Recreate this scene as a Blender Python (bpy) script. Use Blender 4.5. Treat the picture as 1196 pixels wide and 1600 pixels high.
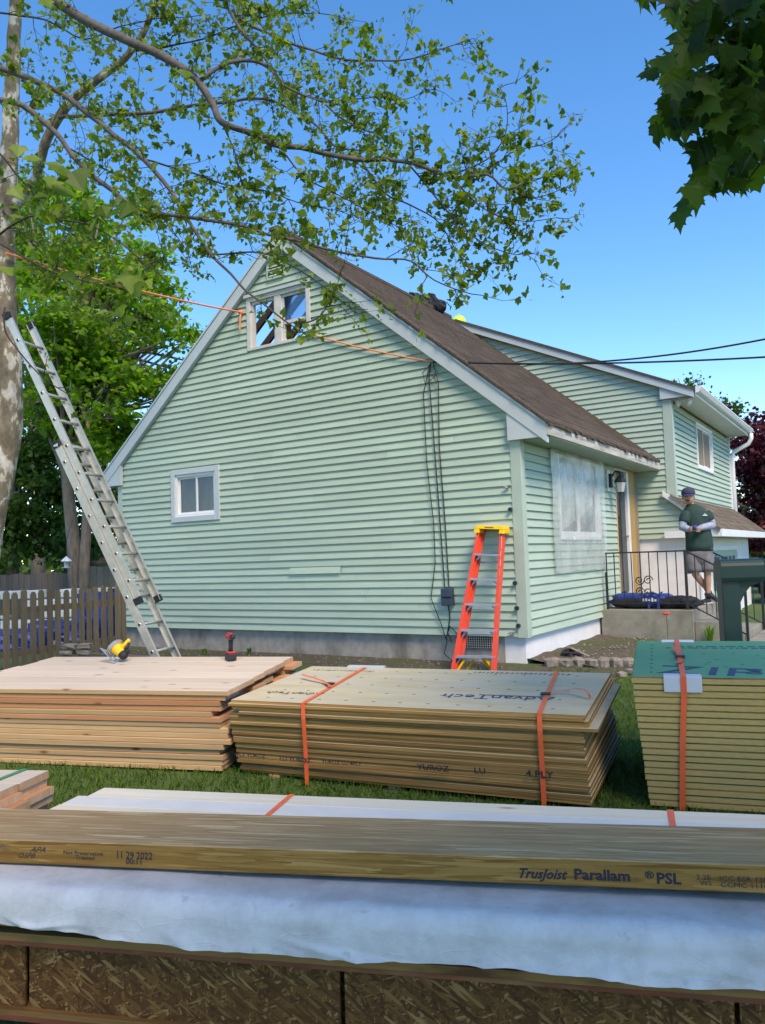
import bpy, bmesh, math, random
import numpy as np
from mathutils import Vector, Matrix, noise

random.seed(7); rng = np.random.default_rng(7)
for o in list(bpy.data.objects): bpy.data.objects.remove(o)
S = bpy.context.scene
COL = S.collection

# ------------------------------------------------------------------ camera, sky, sun, exposure
PITCH, ROLL, FPX = 0.0587, -0.0336, 1246.88           # focal length in pixels of the 1196 x 1600 photograph
CAM = Vector((0, 0, 1.6))
_f = Vector((0, math.cos(PITCH), math.sin(PITCH))); _r = Vector((1, 0, 0)); _u = _r.cross(_f)
CR = math.cos(ROLL)*_r + math.sin(ROLL)*_u; CU = -math.sin(ROLL)*_r + math.cos(ROLL)*_u; CF = _f
cd = bpy.data.cameras.new('camera'); cam = bpy.data.objects.new('camera', cd); COL.objects.link(cam)
cd.sensor_fit = 'VERTICAL'; cd.sensor_height = 24.0; cd.lens = FPX/1600*24.0; cd.clip_start = 0.05; cd.clip_end = 3000
m = Matrix((CR, CU, -CF)).transposed().to_4x4(); m.translation = CAM; cam.matrix_world = m
S.camera = cam

SUN_AZ, SUN_EL = math.radians(157), math.radians(50)   # azimuth clockwise from +Y; a veiled sun behind the camera, to the right
SDIR = Vector((math.sin(SUN_AZ)*math.cos(SUN_EL), math.cos(SUN_AZ)*math.cos(SUN_EL), math.sin(SUN_EL)))
W = bpy.data.worlds.new('World'); S.world = W; W.use_nodes = True
nt = W.node_tree; bg = nt.nodes['Background']
sky = nt.nodes.new('ShaderNodeTexSky'); sky.sky_type = 'NISHITA'; sky.sun_disc = False
sky.sun_elevation = SUN_EL; sky.sun_rotation = SUN_AZ
sky.altitude = 1200; sky.air_density = 1.0; sky.dust_density = 0.0; sky.ozone_density = 2.5
hs_ = nt.nodes.new('ShaderNodeHueSaturation'); hs_.inputs['Saturation'].default_value = 1.29; hs_.inputs['Value'].default_value = 1.2
nt.links.new(sky.outputs[0], hs_.inputs['Color']); nt.links.new(hs_.outputs[0], bg.inputs[0]); bg.inputs[1].default_value = 0.14
sl = bpy.data.lights.new('sun', 'SUN'); sl.energy = 2.4; sl.angle = math.radians(22); sl.color = (1, .89, .74)
so = bpy.data.objects.new('sun', sl); COL.objects.link(so); so.rotation_euler = SDIR.to_track_quat('Z', 'Y').to_euler()
S.render.engine = 'CYCLES'
V = S.view_settings; V.view_transform = 'Standard'; V.look = 'None'; V.gamma = 1; V.use_curve_mapping = False
V.exposure = 1.0
V.use_white_balance = True; V.white_balance_temperature = 7500; V.white_balance_tint = 16   # camera balanced for open shade
S.cycles.max_bounces = 5; S.cycles.diffuse_bounces = 2; S.cycles.transmission_bounces = 4; S.cycles.transparent_max_bounces = 6

# ------------------------------------------------------------------ places: rays through the photograph met with real planes
def ray(px, py): return CF + (px-598)/FPX*CR - (py-800)/FPX*CU
def at_z(px, py, z): d = ray(px, py); return CAM + d*((z-CAM.z)/d.z)
def at_y(px, py, y): d = ray(px, py); return CAM + d*(y/d.y)
HB = Vector((1.6772, 9.638, 0.6267)); HA = 2.5805-math.pi      # house corner (bottom of the siding) and heading
HX = Vector((math.cos(HA), math.sin(HA), 0)); HY = Vector((-math.sin(HA), math.cos(HA), 0))
def house_pt(x, y, z): return HB + HX*x + HY*y + Vector((0, 0, z))
def to_house(p): d = p-HB; return Vector((d.dot(HX), d.dot(HY), d.z))
def ground_z(x, y):
    t = min(max((y-2.8)/6.9, 0), 1)
    z = 0.27*t
    return z + 0.012*noise.noise(Vector((x*.6, y*.6, 0)))

# ------------------------------------------------------------------ mesh helpers
class MB:
    def __init__(s): s.v = []; s.f = []; s.m = []
    def add(s, vs, fs, mi=0):
        n = len(s.v); s.v += [tuple(v) for v in vs]; s.f += [tuple(i+n for i in f) for f in fs]; s.m += [mi]*len(fs); return s
    def box(s, a, b, mi=0):
        (x0, y0, z0), (x1, y1, z1) = a, b
        return s.add([(x0,y0,z0),(x1,y0,z0),(x1,y1,z0),(x0,y1,z0),(x0,y0,z1),(x1,y0,z1),(x1,y1,z1),(x0,y1,z1)],
                     [(0,3,2,1),(4,5,6,7),(0,1,5,4),(1,2,6,5),(2,3,7,6),(3,0,4,7)], mi)
    def bar(s, p, q, w, h, up=(0,0,1), mi=0):
        p, q = Vector(p), Vector(q); d = (q-p).normalized(); up = Vector(up)
        sd = d.cross(up)
        if sd.length < 1e-4: sd = d.cross(Vector((1,0,0)))
        sd.normalize(); u = sd.cross(d)
        c = []
        for e in (p, q):
            for a, b in ((-1,-1),(1,-1),(1,1),(-1,1)): c.append(e + sd*(a*w/2) + u*(b*h/2))
        return s.add(c, [(0,3,2,1),(4,5,6,7),(0,1,5,4),(1,2,6,5),(2,3,7,6),(3,0,4,7)], mi)
    def prism(s, poly, off, mi=0):
        n = len(poly); off = Vector(off); a = [Vector(p) for p in poly]; b = [p+off for p in a]
        return s.add(a+b, [tuple(range(n))[::-1], tuple(range(n, 2*n))] + [(i, (i+1) % n, n+(i+1) % n, n+i) for i in range(n)], mi)
    def tube(s, pts, rad, n=8, cap=True, mi=0):
        pts = [Vector(p) for p in pts]; k = len(pts)
        if not hasattr(rad, '__len__'): rad = [rad]*k
        vs, fs = [], []; prev = None
        for i, p in enumerate(pts):
            d = (pts[min(i+1, k-1)]-pts[max(i-1, 0)])
            d = d.normalized() if d.length > 1e-9 else Vector((0,0,1))
            if prev is None:
                sd = d.cross(Vector((0,0,1)))
                if sd.length < 1e-3: sd = d.cross(Vector((1,0,0)))
            else:
                sd = prev - d*prev.dot(d)
                if sd.length < 1e-4: sd = d.cross(Vector((0,1,.1)))
            sd.normalize(); prev = sd; u = d.cross(sd)
            for j in range(n):
                a = 2*math.pi*j/n; vs.append(p + (sd*math.cos(a)+u*math.sin(a))*rad[i])
        for i in range(k-1):
            for j in range(n): fs.append((i*n+j, i*n+(j+1) % n, (i+1)*n+(j+1) % n, (i+1)*n+j))
        if cap: fs += [tuple(range(n))[::-1], tuple(range((k-1)*n, k*n))]
        return s.add(vs, fs, mi)
    def lathe(s, prof, n=16, c=(0,0,0), mi=0):
        vs, fs = [], []; k = len(prof)
        for r, z in prof:
            for j in range(n):
                a = 2*math.pi*j/n; vs.append((c[0]+r*math.cos(a), c[1]+r*math.sin(a), c[2]+z))
        for i in range(k-1):
            for j in range(n): fs.append((i*n+j, i*n+(j+1) % n, (i+1)*n+(j+1) % n, (i+1)*n+j))
        fs += [tuple(range(n))[::-1], tuple(range((k-1)*n, k*n))]
        return s.add(vs, fs, mi)
    def ball(s, c, r, n=10, k=7, mi=0, f=None):
        vs, fs = [], []
        for i in range(k+1):
            t = math.pi*i/k
            for j in range(n):
                a = 2*math.pi*j/n; d = Vector((math.sin(t)*math.cos(a), math.sin(t)*math.sin(a), math.cos(t)))
                q = 1 if f is None else f(d)
                vs.append((c[0]+d.x*r[0]*q, c[1]+d.y*r[1]*q, c[2]+d.z*r[2]*q))
        for i in range(k):
            for j in range(n): fs.append((i*n+j, (i+1)*n+j, (i+1)*n+(j+1) % n, i*n+(j+1) % n))
        return s.add(vs, fs, mi)
    def mesh(s, name, mats, smooth=False):
        me = bpy.data.meshes.new(name); me.from_pydata(s.v, [], s.f)
        for mt in (mats if isinstance(mats, (list, tuple)) else [mats]): me.materials.append(mt)
        me.polygons.foreach_set('material_index', s.m)
        if smooth: me.polygons.foreach_set('use_smooth', [True]*len(me.polygons))
        me.validate(); me.update(); return me
    def build(s, name, mats, parent=None, smooth=False, bevel=0, **k):
        return link(name, s.mesh(name, mats, smooth), parent, bevel=bevel, **k)

def link(name, me, parent=None, loc=None, rot=None, bevel=0):
    o = bpy.data.objects.new(name, me); COL.objects.link(o)
    if parent: o.parent = parent
    if loc is not None: o.location = loc
    if rot is not None: o.rotation_euler = rot
    if bevel:
        b = o.modifiers.new('bevel', 'BEVEL'); b.width = bevel; b.segments = 2; b.limit_method = 'ANGLE'
    return o
def tag(o, label, cat, group=None):
    o['label'] = label; o['category'] = cat
    if group: o['group'] = group
    return o
def thing(name, label, cat, loc=(0,0,0), rot=(0,0,0), group=None):
    o = bpy.data.objects.new(name, None); COL.objects.link(o); o.location = loc; o.rotation_euler = rot
    o.empty_display_size = .1
    return tag(o, label, cat, group)
def kind(o, k): o['kind'] = k; return o

# ------------------------------------------------------------------ materials
def lin(c): return tuple((x/12.92 if x <= .04045 else ((x+.055)/1.055)**2.4) for x in c)
def new_mat(name):
    mt = bpy.data.materials.new(name); mt.use_nodes = True
    return mt, mt.node_tree, mt.node_tree.nodes['Principled BSDF']
class N:
    """small node-graph shorthand"""
    def __init__(s, nt): s.nt = nt
    def __call__(s, kind, **kw):
        n = s.nt.nodes.new('ShaderNode'+kind)
        for k, v in kw.items(): setattr(n, k, v)
        return n
    def l(s, a, b): s.nt.links.new(a, b)
def coords(g, scale=(1,1,1), rnd=True, what='Object', rot=(0,0,0)):
    tc = g('TexCoord'); mp = g('Mapping'); mp.inputs['Scale'].default_value = scale; mp.inputs['Rotation'].default_value = rot
    if rnd:
        oi = g('ObjectInfo'); ml = g('Math', operation='MULTIPLY'); ml.inputs[1].default_value = 37.0
        g.l(oi.outputs['Random'], ml.inputs[0]); ad = g('VectorMath', operation='ADD')
        g.l(tc.outputs[what], ad.inputs[0]); g.l(ml.outputs[0], ad.inputs[1]); g.l(ad.outputs[0], mp.inputs[0])
    else: g.l(tc.outputs[what], mp.inputs[0])
    return mp.outputs[0]
def noise_t(g, vec, scale=5, detail=4, rough=.6):
    n = g('TexNoise'); n.inputs['Scale'].default_value = scale; n.inputs['Detail'].default_value = detail
    n.inputs['Roughness'].default_value = rough; g.l(vec, n.inputs['Vector']); return n.outputs['Fac']
def ramp(g, fac, stops):
    r = g('ValToRGB'); e = r.color_ramp.elements
    while len(e) < len(stops): e.new(.5)
    for i, (p, c) in enumerate(stops): e[i].position = p; e[i].color = (*c, 1) if len(c) == 3 else c
    g.l(fac, r.inputs[0]); return r.outputs[0]
def mix(g, fac, a, b, mode='MIX'):
    n = g('MixRGB', blend_type=mode)
    for i, x in zip((0, 1, 2), (fac, a, b)):
        if hasattr(x, 'links'): g.l(x, n.inputs[i])
        else: n.inputs[i].default_value = x if i == 0 else ((*x, 1) if len(x) == 3 else x)
    return n.outputs[0]
def bump(g, bs, h, strength=.3, dist=.01):
    b = g('Bump'); b.inputs['Strength'].default_value = strength; b.inputs['Distance'].default_value = dist
    g.l(h, b.inputs['Height']); g.l(b.outputs[0], bs.inputs['Normal'])
def var_value(g, col, amt=.2):
    oi = g('ObjectInfo'); h = g('HueSaturation'); mr = g('MapRange')
    mr.inputs[3].default_value = 1-amt; mr.inputs[4].default_value = 1+amt
    g.l(oi.outputs['Random'], mr.inputs[0]); g.l(mr.outputs[0], h.inputs['Value']); g.l(col, h.inputs['Color']); return h.outputs[0]

def plain(name, c, rough=.5, metal=0, var=.12, scale=8, bmp=.0, spec=None, scalev=(1,1,1)):
    mt, nt, bs = new_mat(name); g = N(nt)
    v = coords(g, scalev); f = noise_t(g, v, scale, 5, .65)
    col = ramp(g, f, [(.3, tuple(x*(1-var) for x in c)), (.7, tuple(min(1, x*(1+var)) for x in c))])
    g.l(col, bs.inputs['Base Color']); bs.inputs['Roughness'].default_value = rough; bs.inputs['Metallic'].default_value = metal
    if spec is not None: bs.inputs['Specular IOR Level'].default_value = spec
    if bmp: bump(g, bs, f, bmp)
    return mt
def wood(name, dark, light, knot=None, grain=(1.2, 22, 22), rough=.7, var=.14, stain=None, bmp=.15):
    """grain runs along local X"""
    mt, nt, bs = new_mat(name); g = N(nt)
    v = coords(g, grain); f = noise_t(g, v, 1.6, 5, .6)
    col = ramp(g, f, [(.28, dark), (.5, tuple((a+b)/2 for a, b in zip(dark, light))), (.72, light)])
    v2 = coords(g, (1, 1, 1)); b = noise_t(g, v2, 1.3, 3, .5)
    col = mix(g, b, col, mix(g, .55, col, dark))
    if knot:
        vk = coords(g, (2.2, 7, 7)); vo = g('TexVoronoi'); vo.inputs['Scale'].default_value = 1.15; g.l(vk, vo.inputs['Vector'])
        kf = ramp(g, vo.outputs['Distance'], [(.05, (1,1,1)), (.13, (0,0,0))])
        col = mix(g, kf, col, knot)
    if stain:
        sf = ramp(g, noise_t(g, coords(g, (.9, 3, 3)), 2.2, 4, .6), [(.52, (0,0,0)), (.68, (1,1,1))])
        col = mix(g, sf, col, stain)
    col = var_value(g, col, var)
    g.l(col, bs.inputs['Base Color']); bs.inputs['Roughness'].default_value = rough; bs.inputs['Specular IOR Level'].default_value = .25
    bump(g, bs, f, bmp, .004); return mt
def leaf_mat(name, c1, c2, c3, trans=.45, rough=.5):
    mt, nt, bs = new_mat(name); g = N(nt)
    at = g('Attribute'); at.attribute_name = 'rnd'; oi = g('ObjectInfo')
    ad = g('Math', operation='ADD'); g.l(at.outputs['Fac'], ad.inputs[0]); g.l(oi.outputs['Random'], ad.inputs[1])
    fr = g('Math', operation='FRACT'); g.l(ad.outputs[0], fr.inputs[0])
    col = ramp(g, fr.outputs[0], [(0, c1), (.5, c2), (1, c3)])
    g.l(col, bs.inputs['Base Color']); bs.inputs['Roughness'].default_value = rough; bs.inputs['Specular IOR Level'].default_value = .3
    tr = g('BsdfTranslucent'); hs = g('HueSaturation'); hs.inputs['Value'].default_value = 1.7; hs.inputs['Saturation'].default_value = 1.1
    g.l(col, hs.inputs['Color']); g.l(hs.outputs[0], tr.inputs[0])
    mx = g('MixShader'); mx.inputs[0].default_value = trans
    g.l(bs.outputs[0], mx.inputs[1]); g.l(tr.outputs[0], mx.inputs[2]); g.l(mx.outputs[0], nt.nodes['Material Output'].inputs[0])
    return mt

M = {}
def siding_mat():
    mt, nt, bs = new_mat('green vinyl siding'); g = N(nt)
    v = coords(g, (.35, .35, 3)); f = noise_t(g, v, 3, 5, .65)
    col = ramp(g, f, [(.3, (.365, .465, .37)), (.7, (.425, .54, .43))])
    st = ramp(g, noise_t(g, coords(g, (.8, .8, .5), rnd=False), 1.7, 5, .7), [(.5, (0,0,0)), (.8, (.35,.35,.35))])
    col = mix(g, st, col, (.34, .41, .33)); col = var_value(g, col, .06)
    g.l(col, bs.inputs['Base Color']); bs.inputs['Roughness'].default_value = .55; bs.inputs['Specular IOR Level'].default_value = .3
    bump(g, bs, noise_t(g, coords(g, (3, 3, 30)), 4, 3, .5), .08, .003); return mt
M['siding'] = siding_mat()
M['sheath'] = plain('wall sheathing', (.25, .2, .14), .9)
M['trim'] = plain('grey aluminium trim', (.47, .53, .54), .45, 0, .06, 2)
M['corner'] = plain('green corner trim', (.39, .485, .405), .5, 0, .06, 3)
M['oldwhite'] = plain('weathered white frame', (.56, .56, .53), .6, 0, .1, 6)
M['white'] = plain('white vinyl', (.74, .76, .77), .45, 0, .06, 4)
M['whitewall'] = plain('white painted block', (.72, .73, .74), .8, 0, .07, 5, .15)
def fascia_mat():
    mt, nt, bs = new_mat('peeling white fascia'); g = N(nt)
    f = noise_t(g, coords(g, (6, .8, 7), rnd=False), 2.0, 6, .65)
    col = ramp(g, f, [(.30, (.16, .14, .115)), (.42, (.40, .375, .335)), (.62, (.55, .53, .49))])
    g.l(col, bs.inputs['Base Color']); bs.inputs['Roughness'].default_value = .8; bump(g, bs, f, .15, .006); return mt
M['fascia'] = fascia_mat()
def concrete(name, c, stain):
    mt, nt, bs = new_mat(name); g = N(nt)
    f = noise_t(g, coords(g, (1, 1, 1), rnd=False), 9, 8, .7)
    col = ramp(g, f, [(.3, tuple(x*.75 for x in c)), (.7, tuple(x*1.15 for x in c))])
    s = ramp(g, noise_t(g, coords(g, (1, 1, .45), rnd=False), 1.35, 5, .65), [(.5, (0,0,0)), (.66, (1,1,1))])
    col = mix(g, s, col, stain)
    g.l(col, bs.inputs['Base Color']); bs.inputs['Roughness'].default_value = .9; bump(g, bs, f, .35, .01); return mt
M['concrete'] = concrete('foundation concrete', (.38, .345, .29), (.17, .15, .12))
M['stoop'] = concrete('stoop concrete', (.26, .245, .20), (.16, .15, .12))
def shingles(name, c):
    mt, nt, bs = new_mat(name); g = N(nt)
    f = noise_t(g, coords(g, (.5, 5, .5), rnd=False), 2.2, 6, .7); f2 = noise_t(g, coords(g, (1,1,1), rnd=False), 55, 3, .6)
    col = ramp(g, f, [(.3, tuple(x*.68 for x in c)), (.52, c), (.75, tuple(x*1.5 for x in c))])
    col = mix(g, .35, col, ramp(g, f2, [(.3, (.02,.018,.016)), (.7, (.24,.2,.17))]))
    g.l(col, bs.inputs['Base Color']); bs.inputs['Roughness'].default_value = .95; bs.inputs['Specular IOR Level'].default_value = .15
    bump(g, bs, f2, .5, .01); return mt
M['shingle'] = shingles('brown asphalt shingles', (.092, .066, .047))
M['shingle2'] = shingles('tan asphalt shingles', (.23, .185, .145))
M['dark'] = plain('dark metal', (.02, .02, .022), .5)
M['rafter'] = wood('old rafter wood', (.035, .022, .018), (.08, .05, .04))
M['black'] = plain('black rubber', (.015, .015, .017), .6)
M['iron'] = plain('black painted iron', (.017, .016, .018), .45)
M['cable'] = plain('black cable', (.012, .012, .013), .6)
def glass_mat(name, c=(.035, .045, .055), rough=.03):
    mt, nt, bs = new_mat(name); g = N(nt)
    f = noise_t(g, coords(g, (1, 1, .4), rnd=False), 2.5, 3, .5)
    g.l(ramp(g, f, [(.35, tuple(x*.5 for x in c)), (.65, tuple(x*1.8 for x in c))]), bs.inputs['Base Color'])
    bs.inputs['Roughness'].default_value = rough; bs.inputs['Specular IOR Level'].default_value = .8; return mt
M['glass'] = glass_mat('window glass')
def clear_glass(name):
    mt, nt, bs = new_mat(name); g = N(nt)
    tr = g('BsdfTransparent'); gl = g('BsdfGlossy'); gl.inputs['Roughness'].default_value = .02; mx = g('MixShader'); fr = g('Fresnel'); fr.inputs[0].default_value = 1.5
    tr.inputs[0].default_value = (.8, .85, .88, 1); g.l(fr.outputs[0], mx.inputs[0]); g.l(tr.outputs[0], mx.inputs[1]); g.l(gl.outputs[0], mx.inputs[2])
    g.l(mx.outputs[0], nt.nodes['Material Output'].inputs[0]); return mt
M['clear'] = clear_glass('clear attic pane')
def film_mat():
    mt, nt, bs = new_mat('milky plastic film'); g = N(nt)
    f = noise_t(g, coords(g, (1, 1.6, 1.0), rnd=False), 2.6, 5, .6)
    bs.inputs['Base Color'].default_value = (.60, .66, .64, 1); bs.inputs['Roughness'].default_value = .25
    bs.inputs['Specular IOR Level'].default_value = .7
    tr = g('BsdfTransparent'); mx = g('MixShader'); g.l(ramp(g, f, [(.3, (.36,)*3), (.7, (.58,)*3)]), mx.inputs[0])
    g.l(tr.outputs[0], mx.inputs[1]); g.l(bs.outputs[0], mx.inputs[2]); g.l(mx.outputs[0], nt.nodes['Material Output'].inputs[0])
    bump(g, bs, f, .35, .02); return mt
M['film'] = film_mat()
M['door'] = plain('charcoal door paint', (.055, .06, .065), .4)
M['rawply'] = wood('raw yellow sheathing', (.42, .25, .08), (.62, .42, .17), grain=(3, 10, 2))
M['orange'] = plain('orange strap', (.86, .13, .04), .45, 0, .12, 14)
M['rope'] = plain('orange rope', (.88, .25, .10), .7, 0, .2, 60)
M['alu'] = plain('aluminium', (.60, .575, .52), .38, .6, .12, 12)
M['fibre'] = plain('orange red fibreglass', (.72, .075, .04), .4, 0, .08, 5)
M['yellow'] = plain('yellow plastic', (.86, .50, .01), .4, 0, .06, 10)
M['bluegrey'] = plain('ladder step aluminium', (.35, .38, .46), .45, .45, .12, 15)
M['meter'] = plain('slate blue box', (.035, .055, .09), .5)
M['lumber'] = wood('fir lumber', (.44, .265, .12), (.60, .41, .215), (.17, .075, .03), var=.2)
M['lumbertop'] = wood('sky lit board faces', (.54, .435, .325), (.66, .565, .455), (.25, .15, .10), grain=(.9, 16, 16), var=.06)  # sky light on the stack tops put into a paler colour
M['lumberred'] = wood('reddish fir lumber', (.42, .19, .08), (.54, .28, .14), (.16, .06, .03), var=.13)
M['endgrain'] = wood('board ends', (.46, .27, .15), (.66, .44, .28), None, grain=(14, 14, 14), var=.15)
M['spruce'] = wood('pale spruce boards', (.62, .55, .40), (.76, .70, .56), (.35, .23, .12), grain=(.8, 14, 14), var=.07)
M['sprucesheen'] = plain('spruce board with sky sheen', (.66, .645, .59), .55, 0, .06, 6)  # sky reflection on a wet board put into a whiter colour
def strand_mat(name, stops, sc):
    mt, nt, bs = new_mat(name); g = N(nt); base = None; ht = None
    for off, k in ((0, 1), (5.3, 1.35), (11.7, .8)):
        v = coords(g, (4.5*k, 85*k*sc, 85*k*sc), rnd=False); ad = g('VectorMath', operation='ADD'); ad.inputs[1].default_value = (off, off*2, off*3); g.l(v, ad.inputs[0])
        wp_ = g('TexNoise'); wp_.inputs['Scale'].default_value = .5; g.l(v, wp_.inputs['Vector']); ad2 = g('MixRGB', blend_type='ADD'); ad2.inputs[0].default_value = 1.2; g.l(ad.outputs[0], ad2.inputs[1]); g.l(wp_.outputs['Color'], ad2.inputs[2])
        vo = g('TexVoronoi'); vo.inputs['Scale'].default_value = 1.0; g.l(ad2.outputs[0], vo.inputs['Vector']); sp = g('SeparateColor'); g.l(vo.outputs['Color'], sp.inputs[0])
        c = ramp(g, sp.outputs[0], stops)
        if base is None: base, ht = c, sp.outputs[1]
        else: base = mix(g, ramp(g, sp.outputs[1], [(.55, (0,0,0)), (.6, (1,1,1))]), base, c)
    base = mix(g, .3, base, ramp(g, noise_t(g, coords(g, (8, 160, 160), rnd=False), 1.5, 4, .7), [(.3, stops[0][1]), (.7, stops[2][1])]))
    base = mix(g, ramp(g, noise_t(g, coords(g, (1, 5, 5), rnd=False), 2.0, 4, .6), [(.35, (.5,)*3), (.6, (0,)*3)]), base, mix(g, .5, base, stops[0][1]))
    g.l(base, bs.inputs['Base Color']); bs.inputs['Roughness'].default_value = .8; bs.inputs['Specular IOR Level'].default_value = .12; bump(g, bs, ht, .35, .003); return mt
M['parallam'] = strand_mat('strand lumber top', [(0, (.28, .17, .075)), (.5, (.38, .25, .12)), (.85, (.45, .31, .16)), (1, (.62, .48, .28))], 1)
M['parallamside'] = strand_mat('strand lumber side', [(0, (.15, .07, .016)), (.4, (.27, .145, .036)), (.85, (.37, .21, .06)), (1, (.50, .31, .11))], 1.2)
M['lvl'] = wood('joist flange wood', (.19, .095, .028), (.33, .18, .058), None, grain=(.8, 30, 30), stain=(.10, .045, .015))
M['redpaint'] = wood('red edge paint on flange', (.17, .045, .02), (.26, .085, .04), None, grain=(2, 12, 12), stain=(.28, .15, .06))
def osb_mat():
    mt, nt, bs = new_mat('strand board web'); g = N(nt)
    cols = []
    base = None; hts = None
    for k, (ang, sc, off) in enumerate(((.95, 1, 0), (-1.2, 1.2, 3.1), (1.55, .9, 7.7), (.35, 1.4, 11.0), (-.6, 1.1, 17.0))):
        v0 = coords(g, (1, 1, 1), rnd=True, rot=(0, ang, 0)); mp2 = g('Mapping'); mp2.inputs['Scale'].default_value = (10*sc, 10*sc, 62*sc); g.l(v0, mp2.inputs[0]); v = mp2.outputs[0]
        ad = g('VectorMath', operation='ADD'); ad.inputs[1].default_value = (off, off*.3, off*.7); g.l(v, ad.inputs[0])
        vo = g('TexVoronoi'); vo.inputs['Scale'].default_value = 1.7; vo.inputs['Randomness'].default_value = 1; g.l(ad.outputs[0], vo.inputs['Vector'])
        sp = g('SeparateColor'); g.l(vo.outputs['Color'], sp.inputs[0])
        c = ramp(g, sp.outputs[0], [(0, (.05, .018, .004)), (.5, (.11, .045, .011)), (.82, (.185, .088, .022)), (1, (.36, .21, .075))])
        if base is None: base, hts = c, sp.outputs[1]
        else:
            msk = ramp(g, sp.outputs[1], [(.62, (0,0,0)), (.64, (1,1,1))]); base = mix(g, msk, base, c)
    base = mix(g, .25, base, ramp(g, noise_t(g, coords(g, (9, 9, 40)), 4, 5, .7), [(.3, (.05, .02, .006)), (.7, (.19, .095, .03))])); g.l(base, bs.inputs['Base Color']); bs.inputs['Roughness'].default_value = .75; bs.inputs['Specular IOR Level'].default_value = .25
    bump(g, bs, hts, .35, .004); return mt
M['osb'] = osb_mat()
def wrap_mat():
    mt, nt, bs = new_mat('white lumber wrap'); g = N(nt)
    f = noise_t(g, coords(g, (1, 1, 1), rnd=False), 5, 6, .7)
    col = ramp(g, f, [(.35, (.42, .415, .40)), (.6, (.57, .57, .56))])
    s = ramp(g, noise_t(g, coords(g, (5, 5, 5), rnd=False), 3.1, 3, .5), [(.68, (0,0,0)), (.74, (.6,.6,.6))])
    col = mix(g, s, col, (.36, .37, .36))
    g.l(col, bs.inputs['Base Color']); bs.inputs['Roughness'].default_value = .42; bs.inputs['Specular IOR Level'].default_value = .45
    cr_ = g('TexVoronoi'); cr_.feature = 'DISTANCE_TO_EDGE'; cr_.inputs['Scale'].default_value = 4.5
    dv_ = g('MixRGB', blend_type='ADD'); dv_.inputs[0].default_value = .35; tcw = coords(g, (1, 1, 2.2), rnd=False); nzw = g('TexNoise'); nzw.inputs['Scale'].default_value = 3; g.l(tcw, nzw.inputs['Vector']); g.l(tcw, dv_.inputs[1]); g.l(nzw.outputs['Color'], dv_.inputs[2]); g.l(dv_.outputs[0], cr_.inputs['Vector'])
    hgt = mix(g, .5, ramp(g, cr_.outputs['Distance'], [(0, (.6,)*3), (.03, (.25,)*3), (.2, (0,0,0))]), noise_t(g, coords(g, (1.2, 2, 5), rnd=False), 11, 8, .7))
    bump(g, bs, hgt, .28, .010); return mt
M['wrap'] = wrap_mat()
M['plyface'] = wood('plywood face', (.46, .39, .24), (.60, .53, .35), None, grain=(1.5, 6, 6), stain=(.48, .46, .36), var=.05)
def plyedge_mat():
    mt, nt, bs = new_mat('sheet edges'); g = N(nt)
    f = noise_t(g, coords(g, (1.2, 1.2, 150)), 1.4, 4, .6)
    col = ramp(g, f, [(.3, (.17, .080, .022)), (.5, (.36, .19, .056)), (.7, (.52, .32, .12))])
    col = mix(g, noise_t(g, coords(g, (1.5, 1.5, 5)), 1.5, 2, .5), col, mix(g, .4, col, (.12, .06, .02)))
    col = var_value(g, col, .28); g.l(col, bs.inputs['Base Color']); bs.inputs['Roughness'].default_value = .85
    bs.inputs['Specular IOR Level'].default_value = .15; bump(g, bs, f, .4, .003); return mt
M['plyedge'] = plyedge_mat()
M['zipgreen'] = plain('green coated panel face', (.085, .30, .135), .5, 0, .08, 6)
M['foam'] = plain('tan foam panel edge', (.46, .33, .115), .85, 0, .14, 30, .1, scalev=(1, 1, 6))
M['ink'] = plain('black ink', (.02, .02, .028), .8, 0, .3, 60)
M['inkfaint'] = plain('worn ink', (.11, .085, .055), .8, 0, .4, 60)
M['inkblue'] = plain('dark blue ink', (.03, .055, .13), .7, 0, .3, 60)
M['inkzip'] = plain('blue grey ink', (.035, .07, .115), .7, 0, .3, 40)
M['plastic'] = plain('grey plastic protector', (.55, .57, .6), .4, 0, .05, 4)
def bark_syc():
    mt, nt, bs = new_mat('mottled plane tree bark'); g = N(nt)
    v = coords(g, (1, 1, .55), rnd=False); f = noise_t(g, v, 7.5, 4, .6); f2 = noise_t(g, v, 26, 4, .6)
    col = ramp(g, f, [(.38, (.11, .088, .058)), (.50, (.20, .165, .11)), (.535, (.29, .25, .175)), (.55, (.50, .48, .42)), (.70, (.62, .60, .54))])
    col = mix(g, ramp(g, f2, [(.35, (.5,)*3), (.6, (0,)*3)]), col, (.2, .17, .13))
    g.l(col, bs.inputs['Base Color']); bs.inputs['Roughness'].default_value = .9; bump(g, bs, f, .5, .02); return mt
M['barksyc'] = bark_syc()
M['barkgrey'] = plain('grey branch bark', (.10, .085, .07), .9, 0, .45, 18, .4)
M['twig'] = plain('dark twig bark', (.045, .035, .03), .9, 0, .3, 20)
M['bark'] = plain('brown ridged bark', (.19, .155, .12), .95, 0, .4, 14, .7, scalev=(1, 1, .25))
M['leafsyc'] = leaf_mat('plane tree leaves', (.07, .13, .014), (.125, .20, .022), (.21, .275, .055), .5)
M['leafmaple'] = leaf_mat('maple leaves', (.016, .046, .008), (.04, .09, .013), (.11, .18, .024), .55, .55)  # shade on the hanging branch put into a darker leaf green
M['leafbright'] = leaf_mat('sunlit light green leaves', (.085, .19, .02), (.14, .28, .03), (.21, .36, .05), .58)
M['leafdark'] = leaf_mat('dark green leaves', (.035, .085, .014), (.055, .12, .02), (.09, .16, .03), .4)
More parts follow.
